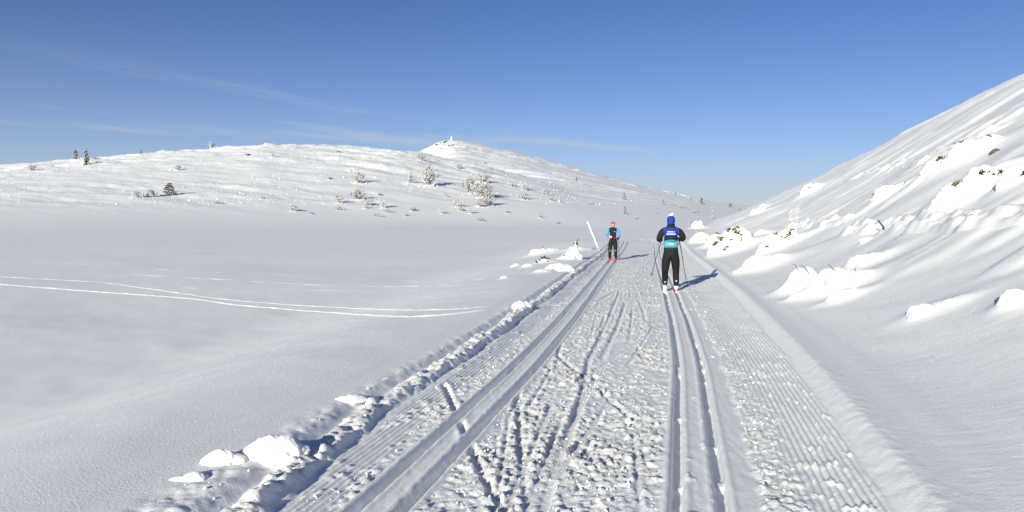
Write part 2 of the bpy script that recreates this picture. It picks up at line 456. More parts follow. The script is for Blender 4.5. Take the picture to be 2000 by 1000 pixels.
def plain(name, c, rough=.6, spec=.3, var=.12, scale=14.0, metal=0.0, bump=0.0):
    m, n, l, p = new_mat(name)
    p.inputs['Roughness'].default_value = rough; p.inputs['Specular IOR Level'].default_value = spec; p.inputs['Metallic'].default_value = metal
    tc = n.new('ShaderNodeTexCoord'); t = n.new('ShaderNodeTexNoise'); t.inputs['Scale'].default_value = scale; t.inputs['Detail'].default_value = 4
    l.new(tc.outputs['Object'], t.inputs['Vector'])
    r = n.new('ShaderNodeValToRGB')
    r.color_ramp.elements[0].position = .3; r.color_ramp.elements[1].position = .7
    r.color_ramp.elements[0].color = tuple(v * (1 - var) for v in c) + (1,); r.color_ramp.elements[1].color = tuple(min(1, v * (1 + var)) for v in c) + (1,)
    l.new(t.outputs['Fac'], r.inputs[0]); l.new(r.outputs[0], p.inputs['Base Color'])
    if bump:
        b = n.new('ShaderNodeBump'); b.inputs['Distance'].default_value = bump; b.inputs['Strength'].default_value = .6
        l.new(t.outputs['Fac'], b.inputs['Height']); l.new(b.outputs[0], p.inputs['Normal'])
    return m
M_BARK = plain('birch_twig', (.10, .075, .06), .85, .1, .3, 5)
M_NEEDLE = plain('spruce_needle', (.045, .05, .018), .7, .2, .4, 8)
M_NEEDLE_DRY = plain('juniper_needle', (.10, .085, .025), .7, .2, .4, 8)
M_TWIG = plain('bare_twig', (.045, .035, .03), .85, .1, .2, 20)
M_ROCK = plain('lichen_rock', (.10, .085, .07), .9, .1, .4, 2, bump=.02)

# ---------------------------------------------------------------- object helpers
def tag(o, label=None, cat=None, group=None, kind=None):
    if label: o['label'] = label
    if cat: o['category'] = cat
    if group: o['group'] = group
    if kind: o['kind'] = kind
    return o
def link(name, me, mat=None, parent=None, smooth=True):
    o = bpy.data.objects.new(name, me); COL.objects.link(o)
    if mat is not None and len(me.materials) == 0: me.materials.append(mat)
    if parent: o.parent = parent
    if smooth: me.polygons.foreach_set('use_smooth', np.ones(len(me.polygons), bool))
    return o
def empty(name, loc=(0, 0, 0), rz=0.0):
    o = bpy.data.objects.new(name, None); COL.objects.link(o)
    o.location = loc; o.rotation_euler = (0, 0, rz); o.empty_display_size = .2
    return o
def mesh_np(name, verts, quads=None, tris=None):
    """fast mesh from numpy"""
    me = bpy.data.meshes.new(name)
    verts = np.ascontiguousarray(verts, np.float32).reshape(-1, 3)
    loops, starts, pos = [], [], 0
    if quads is not None and len(quads):
        q = np.asarray(quads, np.int32).reshape(-1, 4); loops.append(q.ravel()); starts.append(np.arange(len(q)) * 4); pos = len(q) * 4
    if tris is not None and len(tris):
        t = np.asarray(tris, np.int32).reshape(-1, 3); loops.append(t.ravel()); starts.append(np.arange(len(t)) * 3 + pos)
    loops = np.concatenate(loops); starts = np.concatenate(starts)
    me.vertices.add(len(verts)); me.vertices.foreach_set('co', verts.ravel())
    me.loops.add(len(loops)); me.loops.foreach_set('vertex_index', loops.astype(np.int32))
    me.polygons.add(len(starts)); me.polygons.foreach_set('loop_start', starts.astype(np.int32))
    me.update(calc_edges=True)
    return me
def grid_quads(nr, nc, wrap=False):
    r = np.arange(nr - 1)[:, None]; c = np.arange(nc if wrap else nc - 1)[None, :]
    c2 = (c + 1) % nc
    return np.stack([r * nc + c, r * nc + c2, (r + 1) * nc + c2, (r + 1) * nc + c], -1).reshape(-1, 4)

# where the mounds and snow-laden shrubs stand (photo pixel of the foot, width, height, depth ratio)
MOUND_PX = [
    (527, 896, 100, 54, 0.62), (430, 907, 72, 38, 0.6), (368, 938, 60, 24, 0.6), (688, 783, 52, 13, 0.7), (1016, 601, 30, 15, 0.9), (985, 545, 18, 8, 0.9),
    (1064, 514, 34, 13, 0.8), (1118, 507, 36, 38, 0.7), (1440, 491, 92, 64, 0.8), (1490, 470, 34, 28, 0.8), (1528, 484, 62, 40, 0.5), (1405, 478, 46, 30, 0.8),
    (1372, 474, 40, 26, 0.9), (1364, 447, 26, 20, 0.8), (1497, 523, 86, 38, 0.8), (1572, 566, 66, 58, 0.8), (1642, 566, 92, 58, 0.8), (1660, 582, 80, 24, 0.5),
    (1566, 585, 42, 18, 0.7), (1702, 514, 82, 24, 0.6), (1820, 612, 82, 24, 0.7), (1880, 590, 60, 11, 0.6), (1990, 590, 60, 36, 0.7), (1700, 470, 44, 10, 0.5),
    (1592, 374, 44, 20, 0.8), (1494, 405, 18, 9, 0.8), (1482, 418, 30, 14, 0.8), (1742, 380, 58, 26, 0.8), (1846, 335, 62, 40, 0.8), (1915, 308, 100, 52, 0.8),
    (1878, 392, 78, 50, 0.8), (1940, 362, 90, 56, 0.8), (2000, 350, 70, 46, 0.8), (1062, 497, 60, 14, 0.9), (1032, 522, 26, 9, 0.9), (1008, 521, 18, 8, 0.9),
    (1092, 529, 52, 18, 0.9), (1128, 490, 34, 10, 0.9), (1060, 533, 34, 8, 0.9),
]
MOUND_AT = {}
for px_, py_, w_, h_, dr_ in MOUND_PX:
    p_ = hit(px_, py_); m_ = p_[1] / FPX
    rx_, hh_ = w_ * m_ / 2, h_ * m_
    ry_ = rx_ * dr_
    MOUND_AT[(px_, py_)] = (p_[0], p_[1] + ry_ * .7, T1(p_[0], p_[1] + ry_ * .7), rx_, ry_, hh_)
for (px_, py_), (a_, b_, c_, rx_, ry_, hh_) in MOUND_AT.items():
    DRIFTS.append((a_, b_, rx_ * 1.3, ry_ * 1.3, min(hh_, .9) * .55))
_DR = DRIFTS
def terrain_base(x, y):
    global DRIFTS
    keep_, DRIFTS = DRIFTS, []
    r = terrain(np.array([x]), np.array([y]))[0]
    DRIFTS = keep_
    return r

# ---------------------------------------------------------------- the ground (one sheet, finer where it is looked at)
az = np.concatenate([np.arange(-180, -75, 3.0), np.arange(-75, -38, .5), np.arange(-38, 38, .118), np.arange(38, 75, .5), np.arange(75, 180, 3.0)])
az = np.radians(az)
rr = np.geomspace(1.1, 1400, 800)
rr = np.concatenate([rr, np.geomspace(1500, 9000, 12)])
AZ, RR = np.meshgrid(az, rr)
X, Y = RR * np.sin(AZ), RR * np.cos(AZ)
Z = terrain(X, Y)
U = X - cx(Y)
inside = sstep(U0 + .34, U0 + .6, U) * (1 - sstep(rb_edge(Y) + .25, rb_edge(Y) + .45, U)) * (1 - sstep(64.5, 66.5, Y)) * sstep(-58, -56, Y)
Z = Z - .5 * inside
Z[0, :] = Z[0, :].min()
nr, nc = X.shape
V = np.stack([X, Y, Z], -1).reshape(-1, 3)
V = np.vstack([V, [[0, 0, Z[0, 0]]]])
quads = grid_quads(nr, nc, wrap=True)[:, ::-1]
tris = np.array([[len(V) - 1, (c + 1) % nc, c] for c in range(nc)])[:, ::-1]
g = link('snow_ground', mesh_np('snow_ground', V, quads, tris), M_GROUND)
ga = g.data.attributes.new('wild', 'FLOAT', 'POINT')
gv = np.where(V[:, 0] - cx(V[:, 1]) > 0, .75, .15 + .6 * sstep(LAKE + .3, LAKE + 3, V[:, 2]) * (V[:, 1] > 70))
ga.data.foreach_set('value', gv.astype(np.float32))
tag(g, 'open wind-packed snow of the frozen lake, the bank and the hills', None, None, 'structure')

yy = [-55.0]
while yy[-1] < 68:
    y0 = yy[-1]
    yy.append(y0 + (1.5 if y0 < -3 else .25 if y0 < 2.4 else max(.0042 * y0, .0125)))
yy = np.array(yy)
uu = np.arange(U0, U1 + .001, .0112)
UU, YY = np.meshgrid(uu, yy)
XX = UU + cx(YY)
ZZ = trail_surface(XX, YY)
churn_mask = CHURN['m'].copy()
tr = link('groomed_ski_trail', mesh_np('groomed_ski_trail', np.stack([XX, YY, ZZ], -1), grid_quads(*XX.shape)), M_TRAIL)
wa = tr.data.attributes.new('wild', 'FLOAT', 'POINT')
wv = np.maximum(.15 * (1 - sstep(-2.4, -2.0, UU)), .75 * sstep(rb_edge(YY) + .1, rb_edge(YY) + .4, UU))
wc = tr.data.attributes.new('churn', 'FLOAT', 'POINT')
wc.data.foreach_set('value', (.06 + .84 * churn_mask).astype(np.float32).ravel())
wa = tr.data.attributes['wild']
wa.data.foreach_set('value', wv.astype(np.float32).ravel())
tag(tr, 'groomed cross-country trail with two pairs of classic tracks and corduroy', None, None, 'structure')
#@@PART2
# ---------------------------------------------------------------- loose crumbs on the churned strips (too many to count)
nrng = np.random.default_rng(12)
def octa_cloud(cent, size, squash=0.75):
    base = np.array([[1, 0, 0], [-1, 0, 0], [0, 1, 0], [0, -1, 0], [0, 0, 1], [0, 0, -1]], float)
    f = np.array([[0, 2, 4], [2, 1, 4], [1, 3, 4], [3, 0, 4], [2, 0, 5], [1, 2, 5], [3, 1, 5], [0, 3, 5]])
    n = len(cent)
    a = nrng.uniform(0, 2 * math.pi, n); c, s_ = np.cos(a), np.sin(a)
    v = base[None] * nrng.uniform(.6, 1.25, (n, 6, 1)) * size[:, None, None]
    v[..., 2] *= squash
    tl = nrng.uniform(-.5, .5, n)[:, None]
    x = v[..., 0] * c[:, None] - v[..., 1] * s_[:, None]; y = v[..., 0] * s_[:, None] + v[..., 1] * c[:, None]; z = v[..., 2] + tl * x
    V = np.stack([x, y, z], -1) + cent[:, None]
    F = f[None] + (np.arange(n) * 6)[:, None, None]
    return V.reshape(-1, 3), F.reshape(-1, 3)
N = 9000
yc = 3.0 + 30 * nrng.random(N) ** 2.0
zone = nrng.random(N)
uc = np.where(zone < .60, nrng.uniform(-.66, .66, N), np.where(zone < .80, 1.24 + np.abs(nrng.normal(0, .17, N)), np.where(zone < .95, -1.16 + nrng.normal(0, .10, N), nrng.normal(-1.72, .16, N))))
keep = (np.abs(np.abs(uc) - .9) > .2) & (uc < 1.9)
yc, uc = yc[keep], uc[keep]; N = len(yc)
xc = uc + cx(yc)
keep = gnoise(xc * 1.8, yc * 1.2, 203) + nrng.normal(0, .25, N) > -.15
yc, xc = yc[keep], xc[keep]; N = len(yc)
sz = np.clip(nrng.lognormal(math.log(.0058), .5, N), .002, .018)
zc_ = trail_surface(xc, yc) + sz * .25
v, f = octa_cloud(np.stack([xc, yc, zc_], -1), sz)
o = link('loose_snow_crumbs', mesh_np('loose_snow_crumbs', v, None, f), M_CLUMP, smooth=False)
tag(o, 'loose crumbs of snow kicked up over the groomed trail', None, None, 'stuff')

# ---------------------------------------------------------------- old tracks across the snow
def smooth_chain(pts, step):
    P = np.array(pts, float)
    d = np.concatenate([[0], np.cumsum(np.hypot(*(P[1:, :2] - P[:-1, :2]).T))])
    n = max(int(d[-1] / step), 4)
    t = np.linspace(0, d[-1], n)
    Q = np.stack([np.interp(t, d, P[:, i]) for i in range(2)], -1)
    k = max(3, min(n // 3, int(2.0 / step))) | 1
    ker = np.hanning(k + 2)[1:-1]; ker /= ker.sum()
    for i in range(2):
        Q[:, i] = np.convolve(np.pad(Q[:, i], k // 2, mode='reflect', reflect_type='odd'), ker, 'valid')[:n]
    return Q
def track(name, label, pix, width, height, step=.12, seed=0, lump=.5, dip=0.0, broken=0.0, nc=9):
    pa = np.array(pix, float); k_ = np.linspace(0, len(pa) - 1, len(pa) * 9)
    pa = np.stack([np.interp(k_, np.arange(len(pa)), pa[:, i]) for i in (0, 1)], -1)
    for _ in range(6): pa[1:-1] = (pa[:-2] + pa[1:-1] * 2 + pa[2:]) / 4
    pts = [hit(*p)[:2] for p in pa]
    Q = smooth_chain(pts, step)
    T = np.gradient(Q, axis=0); T /= np.linalg.norm(T, axis=1)[:, None] + 1e-9
    Nn = np.stack([T[:, 1], -T[:, 0]], -1)
    w = np.linspace(-1, 1, nc)
    s_ = np.arange(len(Q)) * step
    X = Q[:, 0, None] + Nn[:, 0, None] * w * width; Y = Q[:, 1, None] + Nn[:, 1, None] * w * width
    bell = np.clip(1 - np.abs(w) ** 2, 0, 1)
    prof = bell[None] * (1 - dip * np.exp(-(w / .38) ** 2)[None])
    L = 1 + lump * fbm(X * 2.5 / max(width, .1) * .3, Y * 2.5 / max(width, .1) * .3, 2, seed)
    gate = np.clip(1 - broken + broken * 2.2 * fbm(s_ * .8, s_ * 0, 2, seed + 5), 0, 1)[:, None]
    ends = np.minimum(np.minimum(np.arange(len(Q)), np.arange(len(Q))[::-1]) / 6.0, 1)[:, None]
    Z = ground(X, Y) + height * prof * L * gate * ends - .012 + .006 * bell[None]
    o = link(name, mesh_np(name, np.stack([X, Y, Z], -1), grid_quads(*X.shape)), M_PILLOW)
    return tag(o, label, None, None, 'structure')
TL = [[(0, 500), (150, 515), (300, 526), (600, 540), (800, 549), (900, 549), (980, 542)],
      [(245, 536), (420, 545), (620, 557), (760, 560), (900, 556)],
      [(180, 549), (350, 562), (500, 566), (780, 568), (925, 567)],
      [(-60, 537), (100, 546), (200, 551), (350, 572), (430, 584), (560, 595), (740, 604), (880, 606), (950, 600), (995, 595)],
      [(-60, 551), (150, 567), (390, 584), (450, 595), (600, 607), (760, 617), (840, 620), (920, 610), (990, 599)]]
TH = [(.09, .018, .55), (.09, .020, .3), (.09, .016, .55), (.10, .024, .12), (.10, .028, .08)]
for i, (t, (w, h, br)) in enumerate(zip(TL, TH)):
    track('old_ski_track', 'faint old ski track curving across the frozen lake', t, w, h, .10, 300 + i * 7, .6, 0, br)
track('footprint_trail', 'lumpy line of footprints crossing the steep near slope', [(2080, 421), (2000, 426), (1900, 433), (1800, 440), (1745, 442), (1690, 447), (1655, 452)], .32, .19, .10, 341, 1.0, .6)
track('footprint_trail', 'short line of footprints on the steep near slope', [(1660, 432), (1620, 436), (1580, 438), (1552, 439)], .32, .17, .12, 351, 1.0, .6)
track('footprint_trail', 'footprints climbing the steep near slope', [(1545, 446), (1547, 432), (1551, 418), (1550, 404)], .30, .12, .12, 356, 1.0, .6)
track('animal_track', 'faint line of tracks slanting up the steep near hill', [(1650, 352), (1740, 325), (1830, 296), (1900, 268), (2000, 232)], .28, .11, .15, 361, .9, .5)
track('animal_track', 'faint line of tracks slanting up the steep near hill', [(1720, 338), (1800, 316), (1880, 290)], .25, .10, .15, 365, .9, .5)
track('scooter_track', 'pale track running down the far hillside', [(1290, 369), (1325, 378), (1345, 385), (1372, 397)], .9, .22, .7, 371, .3, .4)

# ---------------------------------------------------------------- mesh kit
def evaluated(me, mods, root=None, radii=None):
    o = bpy.data.objects.new('tmp', me); COL.objects.link(o)
    for typ, props in mods:
        m = o.modifiers.new('m', typ)
        for k, v in props.items(): setattr(m, k, v)
        if typ == 'SKIN':
            sv = me.skin_vertices[0].data
            for i, r in enumerate(radii):
                sv[i].radius = r if isinstance(r, tuple) else (r, r)
                sv[i].use_root = (i == root)
    dg = bpy.context.evaluated_depsgraph_get(); dg.update()
    out = bpy.data.meshes.new_from_object(o.evaluated_get(dg))
    bpy.data.objects.remove(o)
    return out
_ico = {}
def ico(sub):
    if sub not in _ico:
        bm = bmesh.new(); bmesh.ops.create_icosphere(bm, subdivisions=sub, radius=1)
        _ico[sub] = (np.array([v.co[:] for v in bm.verts]), np.array([[v.index for v in f.verts] for f in bm.faces])); bm.free()
    return _ico[sub]
def co(me):
    a = np.empty(len(me.vertices) * 3, np.float32); me.vertices.foreach_get('co', a); return a.reshape(-1, 3).astype(float)
def put(me, a):
    me.vertices.foreach_set('co', a.astype(np.float32).ravel()); me.update()
def pillow(name, blobs, voxel, rough=.06, seed=0, smooth=9):
    """rounded snow form: blobs (x, y, z, rx, ry, rz) fused into one skin"""
    v0, f0 = ico(3)
    V, Fc, n = [], [], 0
    for b in blobs:
        V.append(v0 * np.array(b[3:6]) + np.array(b[:3])); Fc.append(f0 + n); n += len(v0)
    me = mesh_np('tmp', np.vstack(V), None, np.vstack(Fc))
    out = evaluated(me, [('REMESH', dict(mode='VOXEL', voxel_size=voxel)), ('SMOOTH', dict(factor=.6, iterations=smooth))])
    bpy.data.meshes.remove(me)
    a = co(out)
    nn = np.empty(len(a) * 3, np.float32); out.vertices.foreach_get('normal', nn); nn = nn.reshape(-1, 3)
    S = max(b[3] for b in blobs)
    f = 2.2 / S
    d = 1.7 * rough * S * (fbm(a[:, 0] * f + a[:, 2] * f * .7, a[:, 1] * f - a[:, 2] * f, 3, seed) + .4 * fbm(a[:, 0] * f * 4, a[:, 1] * f * 4 + a[:, 2] * f * 3, 2, seed + 3))
    put(out, a + nn * d[:, None])
    out.name = name
    return out
def tubes(segs, sides=4):
    """segs: list of (p0, p1, r0, r1) -> verts, quads"""
    segs = list(segs)
    P0 = np.array([s_[0] for s_ in segs], float); P1 = np.array([s_[1] for s_ in segs], float)
    r0 = np.array([s_[2] for s_ in segs]); r1 = np.array([s_[3] for s_ in segs])
    d = P1 - P0; d /= np.linalg.norm(d, axis=1)[:, None] + 1e-9
    ref = np.where(np.abs(d[:, 2:3]) > .9, np.array([[1., 0, 0]]), np.array([[0, 0, 1.]]))
    a = np.cross(d, ref); a /= np.linalg.norm(a, axis=1)[:, None] + 1e-9
    b = np.cross(d, a)
    th = np.arange(sides) * 2 * math.pi / sides
    ring = a[:, None] * np.cos(th)[None, :, None] + b[:, None] * np.sin(th)[None, :, None]
    V = np.concatenate([P0[:, None] + ring * r0[:, None, None], P1[:, None] + ring * r1[:, None, None]], 1)
    k = np.arange(sides); k2 = (k + 1) % sides
    q = np.stack([k, k2, k2 + sides, k + sides], -1)
    Q = q[None] + (np.arange(len(segs)) * 2 * sides)[:, None, None]
    return V.reshape(-1, 3), Q.reshape(-1, 4)
def tube_mesh(name, segs, sides=4):
    v, q = tubes(segs, sides); return mesh_np(name, v, q)
def polytube(name, pts, radii, sides=10, caps=True):
    P = [Vector(p) for p in pts]; V, Q, T = [], [], []
    up = None
    for i, p in enumerate(P):
        d = (P[min(i + 1, len(P) - 1)] - P[max(i - 1, 0)]).normalized()
        if up is None: up = d.orthogonal().normalized()
        up = (up - d * up.dot(d)).normalized(); b = d.cross(up)
        r = radii[i] if isinstance(radii, (list, tuple)) else radii
        for k in range(sides):
            t = 2 * math.pi * k / sides
            V.append((p + up * math.cos(t) * r + b * math.sin(t) * r)[:])
    n = len(P)
    for i in range(n - 1):
        for k in range(sides):
            k2 = (k + 1) % sides
            Q.append((i * sides + k, i * sides + k2, (i + 1) * sides + k2, (i + 1) * sides + k))
    if caps:
        V.append(P[0][:]); V.append(P[-1][:])
        for k in range(sides):
            k2 = (k + 1) % sides
            T.append((len(V) - 2, k2, k)); T.append((len(V) - 1, (n - 1) * sides + k, (n - 1) * sides + k2))
    return mesh_np(name, np.array(V), np.array(Q), np.array(T) if T else None)

# ---------------------------------------------------------------- snow mounds and snow-laden shrubs
def needles(points, size, rnd):
    """short tufts of needles at points"""
    V, T = [], []
    for p in points:
        p = Vector(p)
        ax = Vector((rnd.gauss(0, 1), rnd.gauss(-.6, .8), rnd.gauss(.4, .6))).normalized()
        for k in range(12):
            d = (ax + Vector((rnd.gauss(0, .7), rnd.gauss(0, .7), rnd.gauss(0, .7)))).normalized()
            s_ = d.orthogonal().normalized(); s_.rotate(Matrix.Rotation(rnd.uniform(0, 6.3), 3, d))
            L = size * rnd.uniform(.6, 1.2); w = size * .16
            q = p + ax * size * rnd.uniform(-.5, .5); n = len(V)
            V += [(q - s_ * w)[:], (q + s_ * w)[:], (q + d * L)[:]]; T.append((n, n + 1, n + 2))
    return np.array(V), np.array(T)
def mound(px, py, w, h, label, dr=.8, lobes=4, seed=1, tufts=0, twigs=0, cat='snow mound', name='snow_mound', group=None, spec=None, rough=.05, dry=True, sink=.25, tuft_size=.11):
    X0, Y0, Z0, rx, ry, hh = MOUND_AT[(px, py)]
    p = np.array([X0, Y0 - ry * .7, Z0])
    rnd = random.Random(seed)
    root = empty(name, (X0, Y0, Z0))
    if spec is None:
        blobs = [(0, 0, hh * .25, rx * .85, ry * .85, hh * .72)]
        for i in range(lobes):
            a = rnd.uniform(0, 6.28); k = rnd.uniform(.3, .75)
            blobs.append((math.cos(a) * rx * k, math.sin(a) * ry * k, hh * rnd.uniform(.1, .45), rx * rnd.uniform(.22, .5), ry * rnd.uniform(.25, .5), hh * rnd.uniform(.3, .55)))
    else:
        blobs = [(a * rx, b * ry, c * hh, d * rx, e * ry, f_ * hh) for a, b, c, d, e, f_ in spec]
    # follow the slope of the ground under each lobe
    gz = root.location.z
    bl = []
    for b in blobs:
        dz = float(terrain_base(root.location.x + b[0], root.location.y + b[1])) - gz
        bl.append((b[0], b[1], b[2] + dz - sink * hh * .5, b[3], b[4], b[5]))
    me = pillow('snow_cap', bl, max(rx, hh) / 26, rough, seed)
    a = co(me)
    gnd = terrain(a[:, 0] + X0, a[:, 1] + Y0) - gz
    fl = 1 + .20 * np.exp(-np.clip(a[:, 2] - gnd, -.2 * hh, None) / (.28 * hh))
    a[:, 0] *= fl; a[:, 1] *= fl
    a[:, 2] = np.where(a[:, 2] > 0, a[:, 2] * .92, a[:, 2])
    put(me, a)
    bare = not (tufts or twigs)
    if bare:
        bpy.data.objects.remove(root)
        o = link(name, me, M_PILLOW); o.location = (p[0], p[1] + ry * .7, gz)
        tag(o, label, cat, group); return o
    link('snow_cap', me, M_PILLOW, root)
    bpy.context.view_layer.update()
    a = co(me)
    nn = np.empty(len(a) * 3, np.float32); me.vertices.foreach_get('normal', nn); nn = nn.reshape(-1, 3)
    front = np.nonzero((nn[:, 1] < -.1) & (a[:, 2] > hh * .05))[0]
    if tufts:
        pts = []
        for k in range(tufts):
            c = a[rnd.choice(list(front))]
            for j in range(rnd.randint(2, 6)):
                dd = np.linalg.norm(a - (c + np.array([rnd.gauss(0, .09), rnd.gauss(0, .05), rnd.gauss(0, .09)]) * max(.6, hh)), axis=1); pts.append(a[int(np.argmin(dd))])
        v, t = needles(pts, tuft_size, rnd)
        link('foliage', mesh_np('foliage', v, None, t), M_NEEDLE_DRY if dry else M_NEEDLE, root, smooth=False)
    for k in range(twigs):
        c = Vector(a[rnd.choice(list(front))])
        d = Vector((rnd.uniform(-.8, .5), rnd.uniform(-.5, .1), rnd.uniform(.4, 1))).normalized(); L = rnd.uniform(.18, .4) * max(.6, min(hh, 1.2))
        q = c + d * L * .5 + Vector((rnd.gauss(0, .03), 0, rnd.gauss(0, .03)))
        r = .007 * max(1, p[1] / 18)
        link('twig', polytube('twig', [c - d * .06, q, c + d * L], [r, r * .8, r * .5], 5), M_TWIG, root)
    return tag(root, label, cat, group)

# left bank, near
mound(527, 896, 100, 54, 'large smooth snow mound with a dark blue shadow, beside a lower mound on the bank', .62, 0, 3, rough=.055,
      spec=[(-.15, 0, .12, .80, .85, .80), (.25, .2, .30, .66, .75, .60), (-.5, -.3, .0, .45, .6, .5), (.62, .3, .15, .38, .5, .5)])
mound(430, 907, 72, 38, 'medium snow mound next to the largest mound on the bank', .6, 0, 4, rough=.055,
      spec=[(-.1, 0, .08, .8, .85, .8), (.45, .1, .02, .55, .6, .55)])
mound(368, 938, 60, 24, 'low flattened snow mound trailing off from two bigger mounds', .6, 0, 5, rough=.055,
      spec=[(.2, 0, .1, .6, .8, .65), (-.5, -.2, -.1, .6, .6, .5)])
mound(688, 783, 52, 13, 'thin wind-carved snow lip on the bank beside the windrow', .7, 2, 6, rough=.03)
mound(1016, 601, 30, 15, 'round snow ball hump at the end of the ski tracks', .9, 0, 7, spec=[(-.1, 0, .3, .75, .8, .7), (.75, .35, .35, .45, .5, .6)])
mound(985, 545, 18, 8, 'tiny snow hump alone on the bank slope', .9, 1, 8)
for i, (a, b, w, h, lab) in enumerate([(1062, 497, 60, 14, 'long low snow hump just behind the spruce sapling'), (1032, 522, 26, 9, 'small snow hump beside a green tuft'),
                                       (1008, 521, 18, 8, 'second small snow hump beside a green tuft'), (1092, 529, 52, 18, 'snow hump with a dark gap at the edge of the windrow'),
                                       (1128, 490, 34, 10, 'low snow hump between the sapling and the leaning white pole'), (1060, 533, 34, 8, 'flat snow hump below the snow hump with a dark gap')]):
    mound(a, b, w, h, lab, .9, 3, 20 + i, twigs=(1 if i in (0, 3) else 0), name='snow_mound')
mound(1064, 514, 34, 13, 'snow hump with brown-green juniper needles showing, by the spruce sapling', .8, 3, 31, tufts=5, cat='shrub', name='snowy_juniper', tuft_size=.12)
mound(1118, 507, 36, 38, 'narrow snow-plastered spruce sapling with a bare tip, beside the trail', .7, 0, 32, tufts=2, cat='shrub', name='snowy_spruce_sapling', dry=False, rough=.10, tuft_size=.13,
      spec=[(.25, 0, .2, .6, .7, .4), (.35, 0, .5, .36, .45, .35), (.38, 0, .8, .20, .26, .3), (.40, 0, 1.02, .12, .15, .2), (-.4, 0, .1, .6, .6, .35), (-.9, 0, 0, .5, .5, .28), (0, 0, .3, .4, .5, .3)])

# right of the trail
mound(1440, 491, 92, 64, 'big snow-buried juniper with brown-green needles poking out, beside the trail', .8, 0, 41, tufts=11, cat='shrub', name='snowy_juniper', rough=.07, tuft_size=.15,
      spec=[(.15, 0, .45, .55, .7, .5), (-.5, -.1, .3, .4, .6, .35), (.45, 0, .2, .5, .6, .4), (-.1, -.4, .1, .7, .5, .3), (-.3, 0, .6, .3, .4, .3), (.2, .1, .7, .3, .5, .25)])
mound(1490, 470, 34, 28, 'snow ball hump leaning on the big snow-buried juniper', .8, 2, 42, twigs=2, cat='shrub', name='snowy_shrub')
mound(1528, 484, 62, 40, 'bowed snow-plastered shrub with a dark gap under it and a long blue shadow', .5, 0, 43, tufts=4, twigs=2, cat='shrub', name='snowy_shrub', rough=.08, sink=0,
      spec=[(-.3, 0, .55, .7, .6, .32), (.35, 0, .55, .5, .5, .35), (.7, 0, .85, .25, .35, .35), (.75, 0, .3, .2, .3, .4), (-.8, -.2, .2, .5, .5, .4)])
mound(1405, 478, 46, 30, 'snowy shrub next to the big buried juniper, dark twigs at its foot', .8, 4, 44, tufts=6, twigs=2, cat='shrub', name='snowy_shrub')
mound(1372, 474, 40, 26, 'broad snow hump behind the blue-jacketed skier', .9, 3, 45)
mound(1364, 447, 26, 20, 'rime-feathered snowy shrub just above the broad snow hump', .8, 5, 46, tufts=5, twigs=3, cat='shrub', name='snowy_shrub', rough=.12)
mound(1497, 523, 86, 38, 'wide layered snow drift mound next to the mound with bare sticks', .8, 0, 47, rough=.03,
      spec=[(-.2, 0, .2, .6, .8, .75), (.35, .2, .15, .55, .7, .6), (-.6, -.2, 0, .4, .6, .5), (.75, 0, .05, .3, .5, .35)])
mound(1572, 566, 66, 58, 'tall rounded snow mound with twigs at its top, beside bare sticks', .8, 0, 48, twigs=2, cat='shrub', name='snowy_shrub', rough=.03,
      spec=[(0, 0, .3, .75, .8, .68), (.4, .3, .35, .6, .7, .6)])
mound(1642, 566, 92, 58, 'lumpy snow mound with bare dark sticks standing out of it', .8, 5, 49, twigs=5, cat='shrub', name='snowy_shrub', rough=.05)
mound(1660, 582, 80, 24, 'long snow pillow below the mound with bare sticks', .5, 2, 50, rough=.03)
mound(1566, 585, 42, 18, 'small snow pillow at the foot of the tall rounded mound', .7, 1, 51, rough=.03)
mound(1702, 514, 82, 24, 'oblong snow mound uphill of the mound with sticks', .6, 2, 52, rough=.03)
mound(1820, 612, 82, 24, 'lone smooth snow mound low on the steep near slope', .7, 1, 53, rough=.03)
mound(1880, 590, 60, 11, 'faint snow swelling beside the lone smooth mound', .6, 1, 54, rough=.03)
mound(1990, 590, 60, 36, 'snow mound low on the slope beneath a wide snow swell', .7, 2, 55, rough=.03)
mound(1700, 470, 44, 10, 'thin snow lip at the foot of the bent stick', .5, 1, 57, rough=.03)
mound(1592, 374, 44, 20, 'snow-crusted shrub standing on the skyline of the steep near hill', .8, 5, 58, tufts=2, twigs=2, cat='shrub', name='snowy_shrub', rough=.1)
mound(1494, 405, 18, 9, 'small snow-capped shrub with a dark twig near the hill foot', .8, 2, 59, twigs=3, cat='shrub', name='snowy_shrub')
mound(1482, 418, 30, 14, 'snow-capped shrub below the small one with a dark twig', .8, 3, 60, twigs=2, cat='shrub', name='snowy_shrub')
mound(1742, 380, 58, 26, 'low snow mound with a few stiff stems on the steep near hill', .8, 3, 61, twigs=4, tufts=2, cat='shrub', name='snowy_shrub')
mound(1846, 335, 62, 40, 'rounded snow-buried bush at the lower end of a ridge of snow', .8, 3, 62, tufts=2, cat='shrub', name='snowy_shrub', rough=.05)
mound(1915, 308, 100, 52, 'big snow-buried bush above a dark bare rock', .8, 4, 63, tufts=3, cat='shrub', name='snowy_shrub', rough=.06)
mound(1878, 392, 78, 50, 'snow-buried bush lowest in the cluster under the dark rock', .8, 4, 64, tufts=3, cat='shrub', name='snowy_shrub', rough=.05)
mound(1940, 362, 90, 56, 'snow-buried bush with the most green showing, mid cluster', .8, 4, 65, tufts=6, cat='shrub', name='snowy_shrub', rough=.06, dry=False)
mound(2000, 350, 70, 46, 'snow-buried bush with green sprigs at the cluster edge', .8, 4, 66, tufts=5, cat='shrub', name='snowy_shrub', rough=.06, dry=False)
